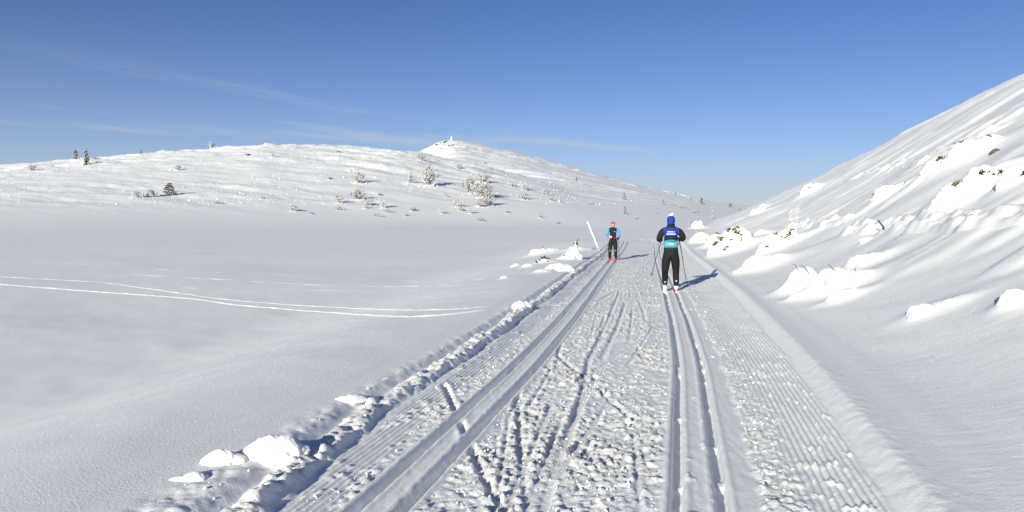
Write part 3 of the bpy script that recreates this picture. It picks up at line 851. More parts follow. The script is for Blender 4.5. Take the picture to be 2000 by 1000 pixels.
# bent stick, twigs, dark rock
p = hit(1731, 452); m = p[1] / FPX
o = link('bent_stick', polytube('bent_stick', [(0, 0, -.1), (-7 * m, 0, 10 * m), (-17 * m, 0, 22 * m)], [.022, .018, .012], 6), M_TWIG); o.location = p
tag(o, 'thin bare stick leaning out of the snow below the footprints', 'stick')
p = hit(1720, 815); m = p[1] / FPX
p = hit(716, 814); m = p[1] / FPX
segs = [((0, 0, -.03), (-3 * m, 0, 8 * m), .003, .002), ((-3 * m, 0, 8 * m), (-8 * m, 0, 11 * m), .002, .001), ((-3 * m, 0, 8 * m), (-5 * m, 0, 17 * m), .002, .001), ((-1.5 * m, 0, 4 * m), (3 * m, 0, 9 * m), .002, .001)]
o = link('birch_twig', tube_mesh('birch_twig', segs), M_BARK); o.location = (p[0], p[1], float(trail_surface(np.array([p[0]]), np.array([p[1]]))[0]))
tag(o, 'tiny brown twig sticking out of the snow windrow', 'twig')
p = hit(1937, 300); m = p[1] / FPX
v, f = ico(2); rv = v * np.array([11 * m, 6 * m, 6 * m]) * (1 + .25 * fbm(v[:, 0] * 2 + v[:, 2], v[:, 1] * 2 - v[:, 2], 2, 9))[:, None]
o = link('bare_rock', mesh_np('bare_rock', rv, None, f), M_ROCK); o.location = (p[0], p[1] - .1, p[2] + 2 * m); o.rotation_euler = (0, -.5, 0)
tag(o, 'dark bare rock face showing through the snow on the steep near hill', 'rock')
# leaning white marker pole
p = hit(1172, 489); m = p[1] / FPX
root = empty('marker_pole', p)
base, top = Vector((0, 0, -.1)), Vector((-25 * m, 0, 56 * m))
pts = [base.lerp(top, k / 8) + Vector((.01 * math.sin(k * 2.1), 0, 0)) for k in range(9)]
link('stake', polytube('stake', pts, .028, 8), plain('pale_bamboo', (.55, .50, .40), .7, .2, .15, 6), root)
me = polytube('rime_coat', [q + Vector((-.012, -.03, .012)) for q in pts[1:]] , [.038, .042, .036, .04, .042, .038, .042, .032], 10)
link('rime_coat', me, M_RIME, root)
tag(root, 'white rime-coated marker pole leaning left beside the trail', 'pole')

# ---------------------------------------------------------------- birches, spruces on the far slopes
def birch_segs(seed, stems, splay, twigginess, lean=0.0, arch=0.0):
    rnd = random.Random(seed); segs = []
    def grow(p, d, L, r, depth):
        n = 4 if depth == 0 else 3
        for i in range(n):
            d = (d + Vector((rnd.gauss(0, .16), rnd.gauss(0, .16), rnd.gauss(.05, .10))) + Vector((arch * .3, 0, -arch * .25 * (i + depth)))).normalized()
            q = p + d * L / n
            segs.append((p[:], q[:], r * (1 - .18 * i), r * (1 - .18 * (i + 1))))
            if depth < 3:
                for k in range(rnd.choice((1, 2, 2)) if depth < 2 else rnd.choice((0, 1, 1, 2))):
                    if rnd.random() < twigginess:
                        sd = (d + Vector((rnd.gauss(0, .75), rnd.gauss(0, .75), rnd.gauss(.1, .4)))).normalized()
                        grow(q, sd, L * rnd.uniform(.38, .62), r * .5, depth + 1)
            p = q
    for s_ in range(stems):
        a = rnd.uniform(0, 6.28); k = splay * rnd.uniform(.3, 1)
        grow(Vector((rnd.gauss(0, .08) * splay, rnd.gauss(0, .08) * splay, -.03)), Vector((math.cos(a) * k + lean, math.sin(a) * k, 1)).normalized(), rnd.uniform(.6, .95), .022, 0)
    return segs
def birch_meshes(key, seed, stems, splay, tw, rime=.75, lean=0.0, arch=0.0, rr_=1.0):
    segs = birch_segs(seed, stems, splay, tw, lean, arch)
    zmax = max(s_[1][2] for s_ in segs)
    k = 1 / zmax
    segs = [(np.array(a) * k, np.array(b) * k, max(r0, .006) * k, max(r1, .005) * k) for a, b, r0, r1 in segs]
    rnd = random.Random(seed + 99)
    bm_ = tube_mesh(key + '_branches', segs, 3)
    off = np.array([-.006, -.012, .010])
    rs = [(a + off * (1 + r0 * 30), b + off * (1 + r1 * 30), max(r0 * 1.25, .010) * rr_ * rnd.uniform(.6, 1.5), max(r1 * 1.25, .010) * rr_ * rnd.uniform(.6, 1.5)) for a, b, r0, r1 in segs if rnd.random() < rime]
    v, q = tubes(rs, 3)
    cent = np.array([s_[1] for s_ in rs]); cent = cent[nrng.random(len(cent)) < .5]
    ov, of = octa_cloud(cent + np.array([-.01, -.015, .01]), nrng.uniform(.008, .028, len(cent)) * rr_, .8)
    sn = nrng.normal(0, 1, (26, 3)) * np.array([.16 * max(splay, .6), .14, .02]); sn[:, 2] = np.abs(sn[:, 2])
    sv, sf = octa_cloud(sn, nrng.uniform(.03, .085, 26), .7)
    rm = mesh_np(key + '_rime', np.vstack([v, ov, sv]), q, np.vstack([of + len(v), sf + len(v) + len(ov)]))
    return bm_, rm
BK = {'bush': birch_meshes('bush', 3, 7, .75, .88, .32), 'fan': birch_meshes('fan', 8, 9, 1.0, .75, .3), 'thin': birch_meshes('thin', 14, 3, .45, .6, .45),
      'wide': birch_meshes('wide', 21, 10, 1.3, .9, .3), 'white': birch_meshes('white', 30, 6, .9, .8, .5, rr_=1.3), 'arched': birch_meshes('arched', 41, 7, .9, .85, .9, arch=.9, rr_=1.4),
      'dense': birch_meshes('dense', 52, 9, .9, .95, .28)}
def set_mat(me, m):
    if len(me.materials) == 0: me.materials.append(m)
for k, (a, b) in BK.items(): set_mat(a, M_BARK); set_mat(b, M_RIME)
def spruce_meshes(seed, levels, width, snow):
    rnd = random.Random(seed); segs = [((0, 0, -.05), (0, 0, 1.0), .025, .004)]; pts, pads = [], []
    for i in range(levels):
        z = .06 + .9 * i / levels; R = width * (1 - z) ** .8 + .03
        for k in range(7):
            a = rnd.uniform(0, 6.28); r = R * rnd.uniform(.6, 1.15)
            tip = (math.cos(a) * r, math.sin(a) * r, z - .10 * r / width * .6 + rnd.gauss(0, .02))
            segs.append(((0, 0, z), tip, .008, .003))
            for t in (.4, .65, .85, 1.0):
                pts.append((tip[0] * t, tip[1] * t, z + (tip[2] - z) * t))
                if rnd.random() < snow: pads.append((tip[0] * t - .01, tip[1] * t - .02, z + (tip[2] - z) * t + .02))
    v, t = needles(pts, .075, rnd)
    pads = np.array(pads); ov, of = octa_cloud(pads, nrng.uniform(.02, .055, len(pads)), .6)
    return tube_mesh('trunk', segs, 4), mesh_np('foliage', v, None, t), mesh_np('snow_pads', ov, None, of)
SP = {'spruce': spruce_meshes(5, 9, .55, .35), 'column': spruce_meshes(6, 9, .20, 1.0), 'snowcone': spruce_meshes(7, 10, .30, 1.0)}
for k, (a, b, c) in SP.items(): set_mat(a, M_BARK); set_mat(b, M_NEEDLE); set_mat(c, M_RIME)
def plant(kind, px, py, h, w, label, group=None, rot=None):
    p = hit(px, py); m = math.hypot(p[0], p[1]) * math.cos(math.atan2(p[0], p[1])) / FPX
    nm = 'spruce_tree' if kind in SP else 'birch_shrub'
    root = empty(nm, (p[0], p[1], p[2] - .03), rot if rot is not None else random.Random(px * 7 + py).uniform(-.6, .6))
    if 680 < px < 1090: h, w = h * 1.18, w * 1.15
    hz = h * m
    if kind in SP:
        nat = {'spruce': 1.1, 'column': .46, 'snowcone': .6}[kind]
        sx = w * m / nat
        for nm2, me, sm in zip(('trunk', 'crown', 'snow_pads'), SP[kind], (1, 0, 1)):
            tag(link(nm2, me, None, root, smooth=bool(sm)), kind=None if nm2 == 'trunk' else 'stuff')
    else:
        a = co(BK[kind][0]); nat = max(np.percentile(np.abs(a[:, 0]), 96) * 2, .2)
        sx = w * m / nat
        link('branches', BK[kind][0], None, root); tag(link('rime', BK[kind][1], None, root), kind='stuff')
    root.scale = (sx, sx, hz)
    return tag(root, label, 'tree' if kind in SP else 'shrub', group)
plant('column', 169, 322, 32, 13, 'tall slender rime-covered tree standing just below the hill skyline')
plant('snowcone', 148, 310, 18, 13, 'short stout rime-covered tree on the skyline next to a tall slender one')
plant('spruce', 331, 382, 27, 34, 'dark green-brown spruce bush beside two bowed white birches')
plant('arched', 259, 385, 15, 28, 'smaller of two bowed white birches, farther from the dark spruce', rot=0)
plant('arched', 286, 384, 18, 30, 'larger of two bowed white birches, right beside the dark spruce', rot=.3)
plant('arched', 55, 333, 13, 26, 'arched dark-twigged birch bent to the ground, alone on the hill', rot=0)
plant('white', 349, 333, 14, 15, 'white shrub with a short shadow, uphill of the dark spruce')
plant('white', 415, 289, 14, 12, 'white shrub standing alone on the hill skyline')
plant('snowcone', 275, 298, 8, 5, 'tiny snow stub on the hill skyline')
plant('thin', 532, 307, 15, 11, 'thin bare sapling high on the open hill')
plant('bush', 700, 358, 28, 22, 'upright bushy birch with a long shadow, alone in mid-slope')
plant('thin', 798, 359, 24, 19, 'sparse thin birch just beside the tallest birch')
plant('dense', 840, 363, 37, 27, 'tallest dense birch of the slope, throwing two long shadows')
plant('bush', 824, 313, 15, 15, 'birch shrub on the crest in front of the summit hill')
plant('dense', 702, 390, 20, 26, 'upper shrub of a tight clump with wide blue shadows')
plant('white', 718, 401, 18, 18, 'white lower shrub of a tight clump with wide blue shadows')
plant('fan', 942, 357, 25, 30, 'fan-shaped twiggy birch above the largest birch clump')
plant('dense', 922, 378, 32, 30, 'taller half of the largest dark birch clump', rot=.1)
plant('wide', 944, 386, 28, 36, 'lower, wider half of the largest dark birch clump', rot=.4)
plant('dense', 957, 402, 24, 22, 'brownish birch just below the largest dark clump')
plant('bush', 939, 404, 20, 22, 'lower birch leaning against the brownish one under the largest clump')
plant('white', 1001, 365, 14, 14, 'shorter white-topped shrub of a pair on the shaded slope')
plant('white', 1022, 371, 19, 13, 'taller upright snow-topped shrub of a pair on the shaded slope')
plant('bush', 1024, 390, 17, 19, 'twiggy shrub below the pair on the shaded slope')
plant('bush', 1065, 381, 14, 16, 'upper of two shrubs near the foot of the shaded slope')
plant('bush', 1078, 393, 15, 15, 'lower of two shrubs near the foot of the shaded slope')
plant('column', 1219, 390, 15, 8, 'small dark spruce with a long thin shadow on the valley slope')
plant('column', 1220, 419, 18, 9, 'small spruce above the red-hatted skier with a thin shadow')
plant('column', 1295, 399, 11, 5, 'thin dark spruce stub in the valley')
plant('snowcone', 1370, 398, 14, 10, 'snow-coned spruce at the foot of the pale track on the far hill')
plant('snowcone', 1427, 405, 9, 9, 'little snowy cone where the steep near hill meets the valley')
plant('thin', 1391, 411, 12, 9, 'leaning snowy sapling with a dark shadow in the valley')
GL = 'small rime shrubs scattered on the lake-side slope'
SHARED = 'small rime-white shrub on the slope above the frozen lake'
for i, (x, y, h, w, lab) in enumerate([(187, 311, 6, 18, 'flat low shrub just past the tall slender tree'), (428, 398, 6, 18, 'low snowy shrub at the slope foot past the dark spruce'), (485, 304, 6, 16, None), (662, 298, 6, 13, 'tiny shrub near the crest, uphill of the lone bushy birch'),
                                  (663, 396, 20, 22, 'twiggy shrub standing next to the tight clump'), (661, 410, 10, 15, 'low shrub under the twiggy one by the tight clump'), (713, 408, 12, 16, 'low shrub tucked under the tight clump'), (575, 412, 15, 22, 'white shrub with a drift tail at the lake edge'),
                                  (748, 406, 21, 12, 'narrow upright sapling standing in the tight clump\'s shadow'), (757, 415, 8, 14, 'tiny shrub at the foot of the narrow upright sapling'), (808, 412, 8, 16, None), (738, 423, 7, 14, None), (793, 422, 6, 10, None), (514, 389, 8, 10, None),
                                  (872, 385, 10, 13, 'small shrub between the tallest birch and the largest clump'), (895, 404, 16, 18, 'shrub in front of the lower birches of the largest clump'), (863, 417, 12, 10, None), (896, 330, 12, 12, 'shrub high on the slope above the fan-shaped birch'),
                                  (902, 412, 9, 14, None), (918, 417, 15, 9, 'thin upright shrub below the largest dark clump'), (992, 416, 6, 12, None), (940, 432, 8, 18, 'wide low shrub at the lake edge below the largest clump'), (1054, 426, 12, 11, 'shrub near the leaning marker pole at the slope foot'),
                                  (1090, 437, 7, 14, 'flat shrub at the lake edge behind the leaning marker pole'), (608, 418, 6, 12, None), (742, 382, 6, 12, None), (645, 350, 6, 14, None)]):
    plant(('white', 'bush', 'thin', 'white')[i % 4] if h > 9 else 'white', x, y, h, w, lab or SHARED, GL)
GV = 'small snowy shrubs in the valley'
for x, y, h, w in [(1126, 353, 8, 6), (1317, 402, 8, 14), (1336, 407, 7, 18), (1319, 380, 6, 4), (1350, 390, 7, 4), (1362, 416, 7, 20), (1445, 397, 7, 4), (1395, 428, 8, 14), (1245, 428, 5, 14), (1285, 418, 5, 12), (1155, 400, 5, 14), (1180, 385, 5, 10)]:
    plant('white' if w > 6 else 'snowcone', x, y, h, w, 'small snow-covered shrub on the valley slope behind the skiers', GV)
# uncountable snowy tussocks over the far hills
cent, sz = [], []
for i in range(8000):
    a = math.radians(nrng.uniform(-37, 20)); d = 108 * (3.4 ** nrng.random())
    x, y = d * math.sin(a), d * math.cos(a)
    cent.append((x, y)); sz.append(nrng.lognormal(-2.35, .45) * (d / 170) ** .5)
cent = np.array(cent); sz = np.array(sz)
zz = terrain(cent[:, 0], cent[:, 1])
patchy = gnoise(cent[:, 0] * .03, cent[:, 1] * .03, 401) + .5 * gnoise(cent[:, 0] * .11, cent[:, 1] * .11, 402) + nrng.normal(0, .15, len(cent))
ok = (zz > LAKE + 3.0) & (patchy > .05) & ((np.degrees(np.arctan2(cent[:, 0], cent[:, 1])) < 6) | (nrng.random(len(cent)) < .35))
cent, sz, zz = cent[ok], sz[ok], zz[ok]
v, f = octa_cloud(np.column_stack([cent, zz + sz * .3]), sz, .75)
o = link('snowy_tussocks', mesh_np('snowy_tussocks', v, None, f), M_RIME)
tag(o, 'countless little snow-crusted tussocks dotting the far hills', None, None, 'stuff')
# summit: cairn and bare rocks
p = hit(882, 274); m = math.hypot(p[0], p[1]) / FPX
root = empty('summit_cairn', p)
v, f = ico(2)
for i in range(7):
    r = (3.0 - .3 * i) * m
    rv = v * np.array([r, r, 1.1 * m]) * (1 + .15 * fbm(v[:, 0] * 2 + i, v[:, 1] * 2 + v[:, 2], 2, 500 + i))[:, None] + np.array([0, 0, (.3 + 1.0 * i) * m])
    link('stone', mesh_np('stone', rv, None, f), M_RIME, root)
tag(root, 'small rime-white cairn on the summit of the far hill', 'cairn')
GR = 'bare rocks on the far summit'
for i, (x, y, w, h) in enumerate([(853, 283, 6, 3), (862, 280, 4, 3), (871, 277, 7, 4), (868, 279, 5, 3), (878, 285, 5, 3), (884, 284, 5, 3), (862, 290, 4, 2), (881, 276, 3, 2), (891, 285, 3, 2), (948, 320, 6, 3)]):
    p = hit(x, y); m = math.hypot(p[0], p[1]) / FPX
    rv = v * np.array([w * m * .5, w * m * .4, h * m * .55]) * (1 + .3 * fbm(v[:, 0] * 2 + i * 3, v[:, 1] * 2 + v[:, 2] * 1.5, 2, 520 + i))[:, None]
    o = link('bare_rock', mesh_np('bare_rock', rv, None, f), M_ROCK, smooth=False); o.location = p
    tag(o, 'small dark rock showing through the snow of the far summit hill', 'rock', GR)
#@@PART3
# ---------------------------------------------------------------- skiers
def cloth(name, c, rough=.75, var=.12): return plain(name, c, rough, .2, var, 30, bump=.002)
M_SKIN = plain('skin', (.55, .30, .20), .5, .35, .06)
M_BLACK = cloth('black_tights', (.010, .010, .012)); M_NAVY = cloth('navy_softshell', (.008, .013, .035)); M_ROYAL = cloth('royal_blue', (.012, .036, .26))
M_SLEEVE = cloth('black_sleeve', (.014, .014, .018)); M_SKYBLUE = cloth('sky_blue_sleeve', (.08, .30, .62)); M_RED = cloth('red_knit', (.42, .006, .012))
M_TEAL = cloth('teal_nylon', (.08, .32, .43), .5); M_WHITE = plain('white_plastic', (.75, .75, .74), .4, .4, .05); M_BOOT = plain('red_boot', (.60, .025, .03), .4, .5, .08)
M_DARK = plain('black_plastic', (.012, .012, .013), .4, .4, .1); M_POLE = plain('carbon', (.03, .03, .032), .3, .5, .1); M_SKI = plain('ski_topsheet', (.03, .03, .04), .3, .5, .1)
M_GREY = plain('reflective_grey', (.55, .55, .56), .4, .4, .05); M_HAIR = plain('brown_hair', (.05, .03, .015), .6, .3, .2); M_YEL = plain('yellow_print', (.65, .60, .12), .6)
def skin_mesh(V, E, Rr, root=0, sub=3):
    me = bpy.data.meshes.new('tmp'); me.from_pydata([tuple(v) for v in V], E, [])
    out = evaluated(me, [('SKIN', dict(use_smooth_shade=True, branch_smoothing=.4)), ('SUBSURF', dict(levels=sub, render_levels=sub))], root, Rr)
    bpy.data.meshes.remove(me)
    return out
def garment(name, body, pred, off, mats, parent, pick=None):
    a = co(body); nn = np.empty(len(a) * 3, np.float32); body.vertices.foreach_get('normal', nn); nn = nn.reshape(-1, 3)
    polys, idx = [], []
    for p in body.polygons:
        c = a[list(p.vertices)].mean(0)
        if pred(c): polys.append(list(p.vertices)); idx.append(pick(c) if pick else 0)
    used = sorted({i for p in polys for i in p}); mp = {v: k for k, v in enumerate(used)}
    me = bpy.data.meshes.new(name)
    me.from_pydata([tuple(a[i] + nn[i] * off) for i in used], [], [[mp[i] for i in p] for p in polys])
    for m_ in mats: me.materials.append(m_)
    me.polygons.foreach_set('material_index', np.array(idx, np.int32))
    return link(name, me, None, parent)
def glove(name, wrist, fwd, up, side, mat, parent):
    """fist closed round a pole: palm, four curled fingers, thumb"""
    y = Vector(fwd).normalized(); z = Vector(up); z = (z - y * z.dot(y)).normalized(); x = y.cross(z)
    V = [(0, -.03, 0), (0, .01, 0), (0, .05, 0)]; E = [(0, 1), (1, 2)]; Rr = [(.032, .026), (.034, .024), (.040, .020)]
    s_ = -side
    for k, (zz_, L) in enumerate([(.031, .9), (.011, 1.0), (-.010, .94), (-.030, .78)]):
        n = len(V)
        V += [(0, .078, zz_), (s_ * .018, .104 * (.9 + .1 * L), zz_), (s_ * .044, .098, zz_), (s_ * .050, .098 - .030 * L, zz_), (s_ * .036, .098 - .040 * L, zz_)]
        E += [(2, n), (n, n + 1), (n + 1, n + 2), (n + 2, n + 3), (n + 3, n + 4)]; Rr += [.0105, .0105, .010, .0095, .0085]
    n = len(V)
    V += [(s_ * .020, .035, .036), (s_ * .036, .066, .046), (s_ * .046, .092, .044)]; E += [(1, n), (n, n + 1), (n + 1, n + 2)]; Rr += [.014, .012, .010]
    me = skin_mesh(V, E, Rr, 0, 2)
    M = Matrix((x, y, z)).transposed().to_4x4(); M.translation = Vector(wrist)
    me.transform(M)
    o = link(name, me, mat, parent)
    return M @ Vector((s_ * .024, .080, 0))            # centre of the grip
def boot(parent, heel_pos, heading_pitch, mats):
    """cross-country boot: sole, shell, cuff; pitched about the toe"""
    red, white, dark = mats
    g = empty('boot'); g.parent = parent
    secs = [(-.075, .030, .030, .060), (-.065, .036, .034, .085), (-.02, .038, .045, .10), (.04, .040, .050, .088), (.10, .044, .036, .066), (.16, .046, .027, .050), (.20, .040, .022, .042), (.222, .024, .017, .034)]
    V, Q = [], []; n = 14
    for y_, w_, h_, top in secs:
        for k in range(n):
            t = 2 * math.pi * k / n; V.append((math.cos(t) * w_, y_, top / 2 + .012 + math.sin(t) * top / 2))
    for i in range(len(secs) - 1):
        for k in range(n): Q.append((i * n + k, i * n + (k + 1) % n, (i + 1) * n + (k + 1) % n, (i + 1) * n + k))
    V += [(0, -.078, .04), (0, .226, .03)]
    T = [(len(V) - 2, (k + 1) % n, k) for k in range(n)] + [(len(V) - 1, (len(secs) - 1) * n + k, (len(secs) - 1) * n + (k + 1) % n) for k in range(n)]
    o = link('shell', mesh_np('shell', np.array(V), np.array(Q), np.array(T)), red, g)
    sv = []
    for y_, w_ in ((-.08, .030), (-.06, .038), (.0, .034), (.10, .045), (.17, .046), (.225, .028)):
        sv += [(-w_, y_, 0), (w_, y_, 0), (w_, y_, .018), (-w_, y_, .018)]
    sq = [tuple(i * 4 + k for k in (0, 1, 2, 3))[::-1] if i == 0 else tuple(i * 4 + k for k in (0, 1, 2, 3)) for i in (0, 5)]
    for i in range(5):
        for k in range(4): sq.append((i * 4 + k, i * 4 + (k + 1) % 4, i * 4 + 4 + (k + 1) % 4, i * 4 + 4 + k))
    link('sole', mesh_np('sole', np.array(sv), np.array(sq)), white, g, smooth=False)
    link('cuff', polytube('cuff', [(0, -.02, .08), (0, -.025, .12), (0, -.03, .155)], [.046, .050, .049], 14), white, g)
    link('heel_stripe', polytube('heel_stripe', [(0, -.074, .03), (0, -.078, .06), (0, -.066, .10)], [.010, .012, .010], 8), white, g)
    g.location = heel_pos; g.rotation_euler = (-heading_pitch, 0, 0)
    return g
def ski(loc, rz, label, back, front, tipcol):
    root = empty('cross_country_ski', loc, rz)
    secs = []
    for y_ in np.linspace(-back, front, 40):
        tt = (y_ + back) / (back + front)
        w = .022 * (1 - .12 * math.sin(math.pi * tt)); z_ = .004 * math.sin(math.pi * tt)
        if y_ > front - .22: k = (y_ - front + .22) / .22; z_ += .085 * k ** 2; w *= 1 - .7 * max(0, k - .5) * 2 * .6
        secs.append((y_, w, z_))
    V, Q = [], []
    for y_, w, z_ in secs: V += [(-w, y_, z_), (w, y_, z_), (w * .9, y_, z_ + .018), (-w * .9, y_, z_ + .018)]
    for i in range(len(secs) - 1):
        for k in range(4): Q.append((i * 4 + k, i * 4 + (k + 1) % 4, i * 4 + 4 + (k + 1) % 4, i * 4 + 4 + k))
    Q += [(3, 2, 1, 0), tuple(len(V) - 4 + k for k in range(4))]
    link('ski_body', mesh_np('ski_body', np.array(V), np.array(Q)), M_SKI, root, smooth=False)
    bv = [(sx * .02, y_, z_) for y_, z_ in ((-.10, .024), (-.10, .032), (.20, .034), (.24, .024)) for sx in (-1, 1)]
    link('binding', mesh_np('binding', np.array(bv), np.array([(0, 1, 3, 2), (2, 3, 5, 4), (4, 5, 7, 6), (0, 2, 4, 6), (1, 7, 5, 3)])), M_GREY, root, smooth=False)
    link('tip_print', mesh_np('tip_print', np.array([(-.012, front - .5, .0235), (.012, front - .5, .0235), (.012, front - .28, .0225), (-.012, front - .28, .0225)]), np.array([(0, 1, 2, 3)])), tipcol, root, smooth=False)
    return tag(root, label, 'ski')
def pole(parent_loc, rz, grip, tip, label):
    root = empty('ski_pole', parent_loc, rz)
    g, t = Vector(grip), Vector(tip); d = (t - g).normalized()
    link('shaft', polytube('shaft', [g + d * .05, g.lerp(t, .5), t], [.0085, .0075, .0055], 8), M_POLE, root)
    link('grip', polytube('grip', [g - d * .06, g - d * .045, g, g + d * .07], [.010, .016, .0145, .013], 10), M_DARK, root)
    st = [g - d * .045 + Vector((.0, .02 * math.sin(k) - .02, -.03 + .03 * math.cos(k))) for k in np.linspace(0, 2 * math.pi, 9)]
    link('strap', polytube('strap', st, .005, 5, False), M_DARK, root)
    link('basket', polytube('basket', [t - d * .075, t - d * .06, t - d * .05], [.010, .034, .006], 10), M_DARK, root)
    link('tip', polytube('tip', [t - d * .05, t + d * .012], [.005, .002], 6), M_GREY, root)
    return tag(root, label, 'ski pole')

def skier(name_label, Ypos, side, facing, pose):
    hs = float(np.interp(Ypos, [0, 4, 8, 16, 30], [.855, .868, .889, .912, .95]))
    X0 = float(cx(Ypos)) + side * hs
    slope = float((cx(Ypos + 1) - cx(Ypos - 1)) / 2)
    rz = -math.atan(slope) + (math.pi if facing < 0 else 0)
    Z0 = float(trailz(Ypos)) - .076
    return (X0, Ypos, Z0), rz

# --- skier in blue, seen from behind, in the right-hand tracks
loc, rz = skier('', 16.75, 1, 1, None)
root = empty('person', loc, rz)
S = 1.0
V = [(0, -.05, .96), (0, -.02, 1.10), (0, .05, 1.27), (0, .10, 1.41), (0, .13, 1.515), (0, .15, 1.56), (0, .165, 1.61), (0, .17, 1.69), (0, .165, 1.755),      # 0-8 spine
     (-.10, .095, 1.435), (-.18, .09, 1.42), (-.235, .10, 1.33), (-.262, .13, 1.245), (-.255, .26, 1.215), (-.235, .38, 1.215),                               # 9-14 left arm
     (.10, .095, 1.435), (.18, .09, 1.42), (.245, .10, 1.345), (.278, .13, 1.275), (.262, .26, 1.235), (.24, .38, 1.225),                                   # 15-20 right arm
     (-.085, -.05, .90), (-.105, -.03, .74), (-.120, -.01, .54), (-.125, -.06, .47), (-.128, -.21, .35), (-.13, -.32, .245),                                 # 21-26 left leg
     (.085, -.05, .90), (.105, 0, .74), (.120, .055, .53), (.123, .06, .46), (.127, .02, .30), (.13, -.02, .165)]                                               # 27-32 right leg
E_ = [(0, 1), (1, 2), (2, 3), (3, 4), (4, 5), (5, 6), (6, 7), (7, 8), (3, 9), (9, 10), (10, 11), (11, 12), (12, 13), (13, 14), (3, 15), (15, 16), (16, 17), (17, 18), (18, 19), (19, 20),
      (0, 21), (21, 22), (22, 23), (23, 24), (24, 25), (25, 26), (0, 27), (27, 28), (28, 29), (29, 30), (30, 31), (31, 32)]
Rr = [(.165, .125), (.150, .110), (.168, .118), (.165, .112), .072, .060, (.078, .085), (.086, .098), (.060, .070),
      .080, .068, .056, .050, .046, .034, .080, .068, .056, .050, .046, .034,
      .112, .100, .072, .066, .064, .046, .112, .100, .072, .066, .064, .046]
body = skin_mesh(V, E_, Rr, 0, 3)
link('body', body, M_SKIN, root)
def arm_x(c): return abs(c[0]) > (.168 if c[2] > 1.33 else .185)
def above_wrist(c): return not (c[1] > .35 and c[2] < 1.35)
garment('trousers', body, lambda c: c[2] < 1.06 and abs(c[0]) < .22, .010, [M_BLACK], root)
def jk(c):
    if arm_x(c): return 2
    return 0 if c[2] > 1.315 else 1
garment('jacket', body, lambda c: (c[2] > 1.0 and c[2] < 1.545 and (abs(c[0]) < .22 or c[2] > 1.12) and above_wrist(c)), .018, [M_ROYAL, M_NAVY, M_SLEEVE], root, jk)
garment('collar', body, lambda c: 1.49 < c[2] < 1.585 and abs(c[0]) < .12, .024, [M_NAVY], root)
hat = garment('hat', body, lambda c: c[2] > 1.585 and (c[1] < .20 or c[2] > 1.675) and abs(c[0]) < .15, .016, [M_ROYAL], root)
link('hat_tip', pillow('hat_tip', [(0, .165, 1.785, .06, .065, .03), (.02, .165, 1.812, .03, .035, .022)], .008, .03, 3), M_WHITE, hat)
# jacket back print: two rows of small pale block letters, too small in the photo to read
def on_back(x, z):
    hitp = body_bvh.ray_cast(Vector((x, -1, z)), Vector((0, 1, 0)))
    return Vector((x, (hitp[0].y if hitp[0] else 0) - .022, z))
from mathutils.bvhtree import BVHTree
body_bvh = BVHTree.FromPolygons([v.co for v in body.vertices], [list(p.vertices) for p in body.polygons])
def block_row(name, z, h, x0, x1, n, gaps=()):
    bv, bq = [], []
    w = (x1 - x0) / n
    for k in range(n):
        if k in gaps: continue
        a, b = x0 + k * w, x0 + (k + .76) * w
        for (xa, xb, za, zb) in [(a, a + w * .26, z, z + h), (b - w * .26, b, z, z + h * (1 if k % 3 else .55)), (a, b, z + h * (.40 if k % 2 else .72), z + h * (.62 if k % 2 else 1))]:
            i = len(bv); bv += [on_back(xa, za)[:], on_back(xb, za)[:], on_back(xb, zb)[:], on_back(xa, zb)[:]]; bq.append((i, i + 1, i + 2, i + 3))
    o = tag(link(name, mesh_np(name, np.array(bv), np.array(bq)), M_WHITE, root, smooth=False), kind='stuff')
block_row('back_lettering', 1.395, .026, -.085, .085, 9, (7,))
block_row('back_lettering', 1.345, .028, -.11, .11, 9)
gl = glove('glove', V[14], Vector(V[14]) - Vector(V[13]), (-.10, -.2, 1), -1, M_SLEEVE, root)
gr = glove('glove', V[20], Vector(V[20]) - Vector(V[19]), (-.15, -.2, 1), 1, M_SLEEVE, root)
boot(root, (-.13, -.305, .145), .95, (M_BOOT, M_WHITE, M_DARK))
boot(root, (.13, .0, .035), .06, (M_BOOT, M_WHITE, M_DARK))
for x in (-.128, .127):
    c = body_bvh.ray_cast(Vector((x, -1, .30)), Vector((0, 1, 0)))[0]
    if c: link('reflective_logo', mesh_np('reflective_logo', np.array([(x - .018, c.y - .013, .29), (x + .018, c.y - .013, .29), (x + .018, c.y - .013, .312), (x - .018, c.y - .013, .312)]), np.array([(0, 1, 2, 3)])), M_GREY, root, smooth=False)
tag(root, 'skier seen from behind in blue and navy jacket, blue hat and black tights', 'person')
# waist bag
wb = empty('waist_bag', loc, rz)
def bag_point(a, z, r=0.0):
    return (math.sin(a) * (.178 + r), -.005 - math.cos(a) * (.150 + r), z)
def bag_patch(name, a0, a1, z0, z1, bulge, mat, parent, base=.0):
    na, nz = 22, 12; P = []
    for i in range(nz):
        for j in range(na):
            u_, v_ = j / (na - 1), i / (nz - 1)
            k = (1 - abs(2 * u_ - 1) ** 3) * (1 - abs(2 * v_ - 1) ** 3)
            top = z0 + (z1 - z0) * (.72 + .28 * math.sin(math.pi * u_) ** .7)
            P.append(bag_point(a0 + (a1 - a0) * u_, z0 + (top - z0) * v_, base + bulge * k))
    return link(name, mesh_np(name, np.array(P), grid_quads(nz, na)), mat, parent)
bag_patch('pouch', -1.05, 1.05, 1.055, 1.235, .055, M_TEAL, wb)
bag_patch('print', -.16, .22, 1.125, 1.155, .004, M_YEL, wb, .056)
bag_patch('print', -.45, .45, 1.196, 1.212, .002, M_NAVY, wb, .044)
link('belt', polytube('belt', [bag_point(a, 1.13, .006) for a in np.linspace(1.0, 2 * math.pi - 1.0, 24)], .014, 8), M_TEAL, wb)
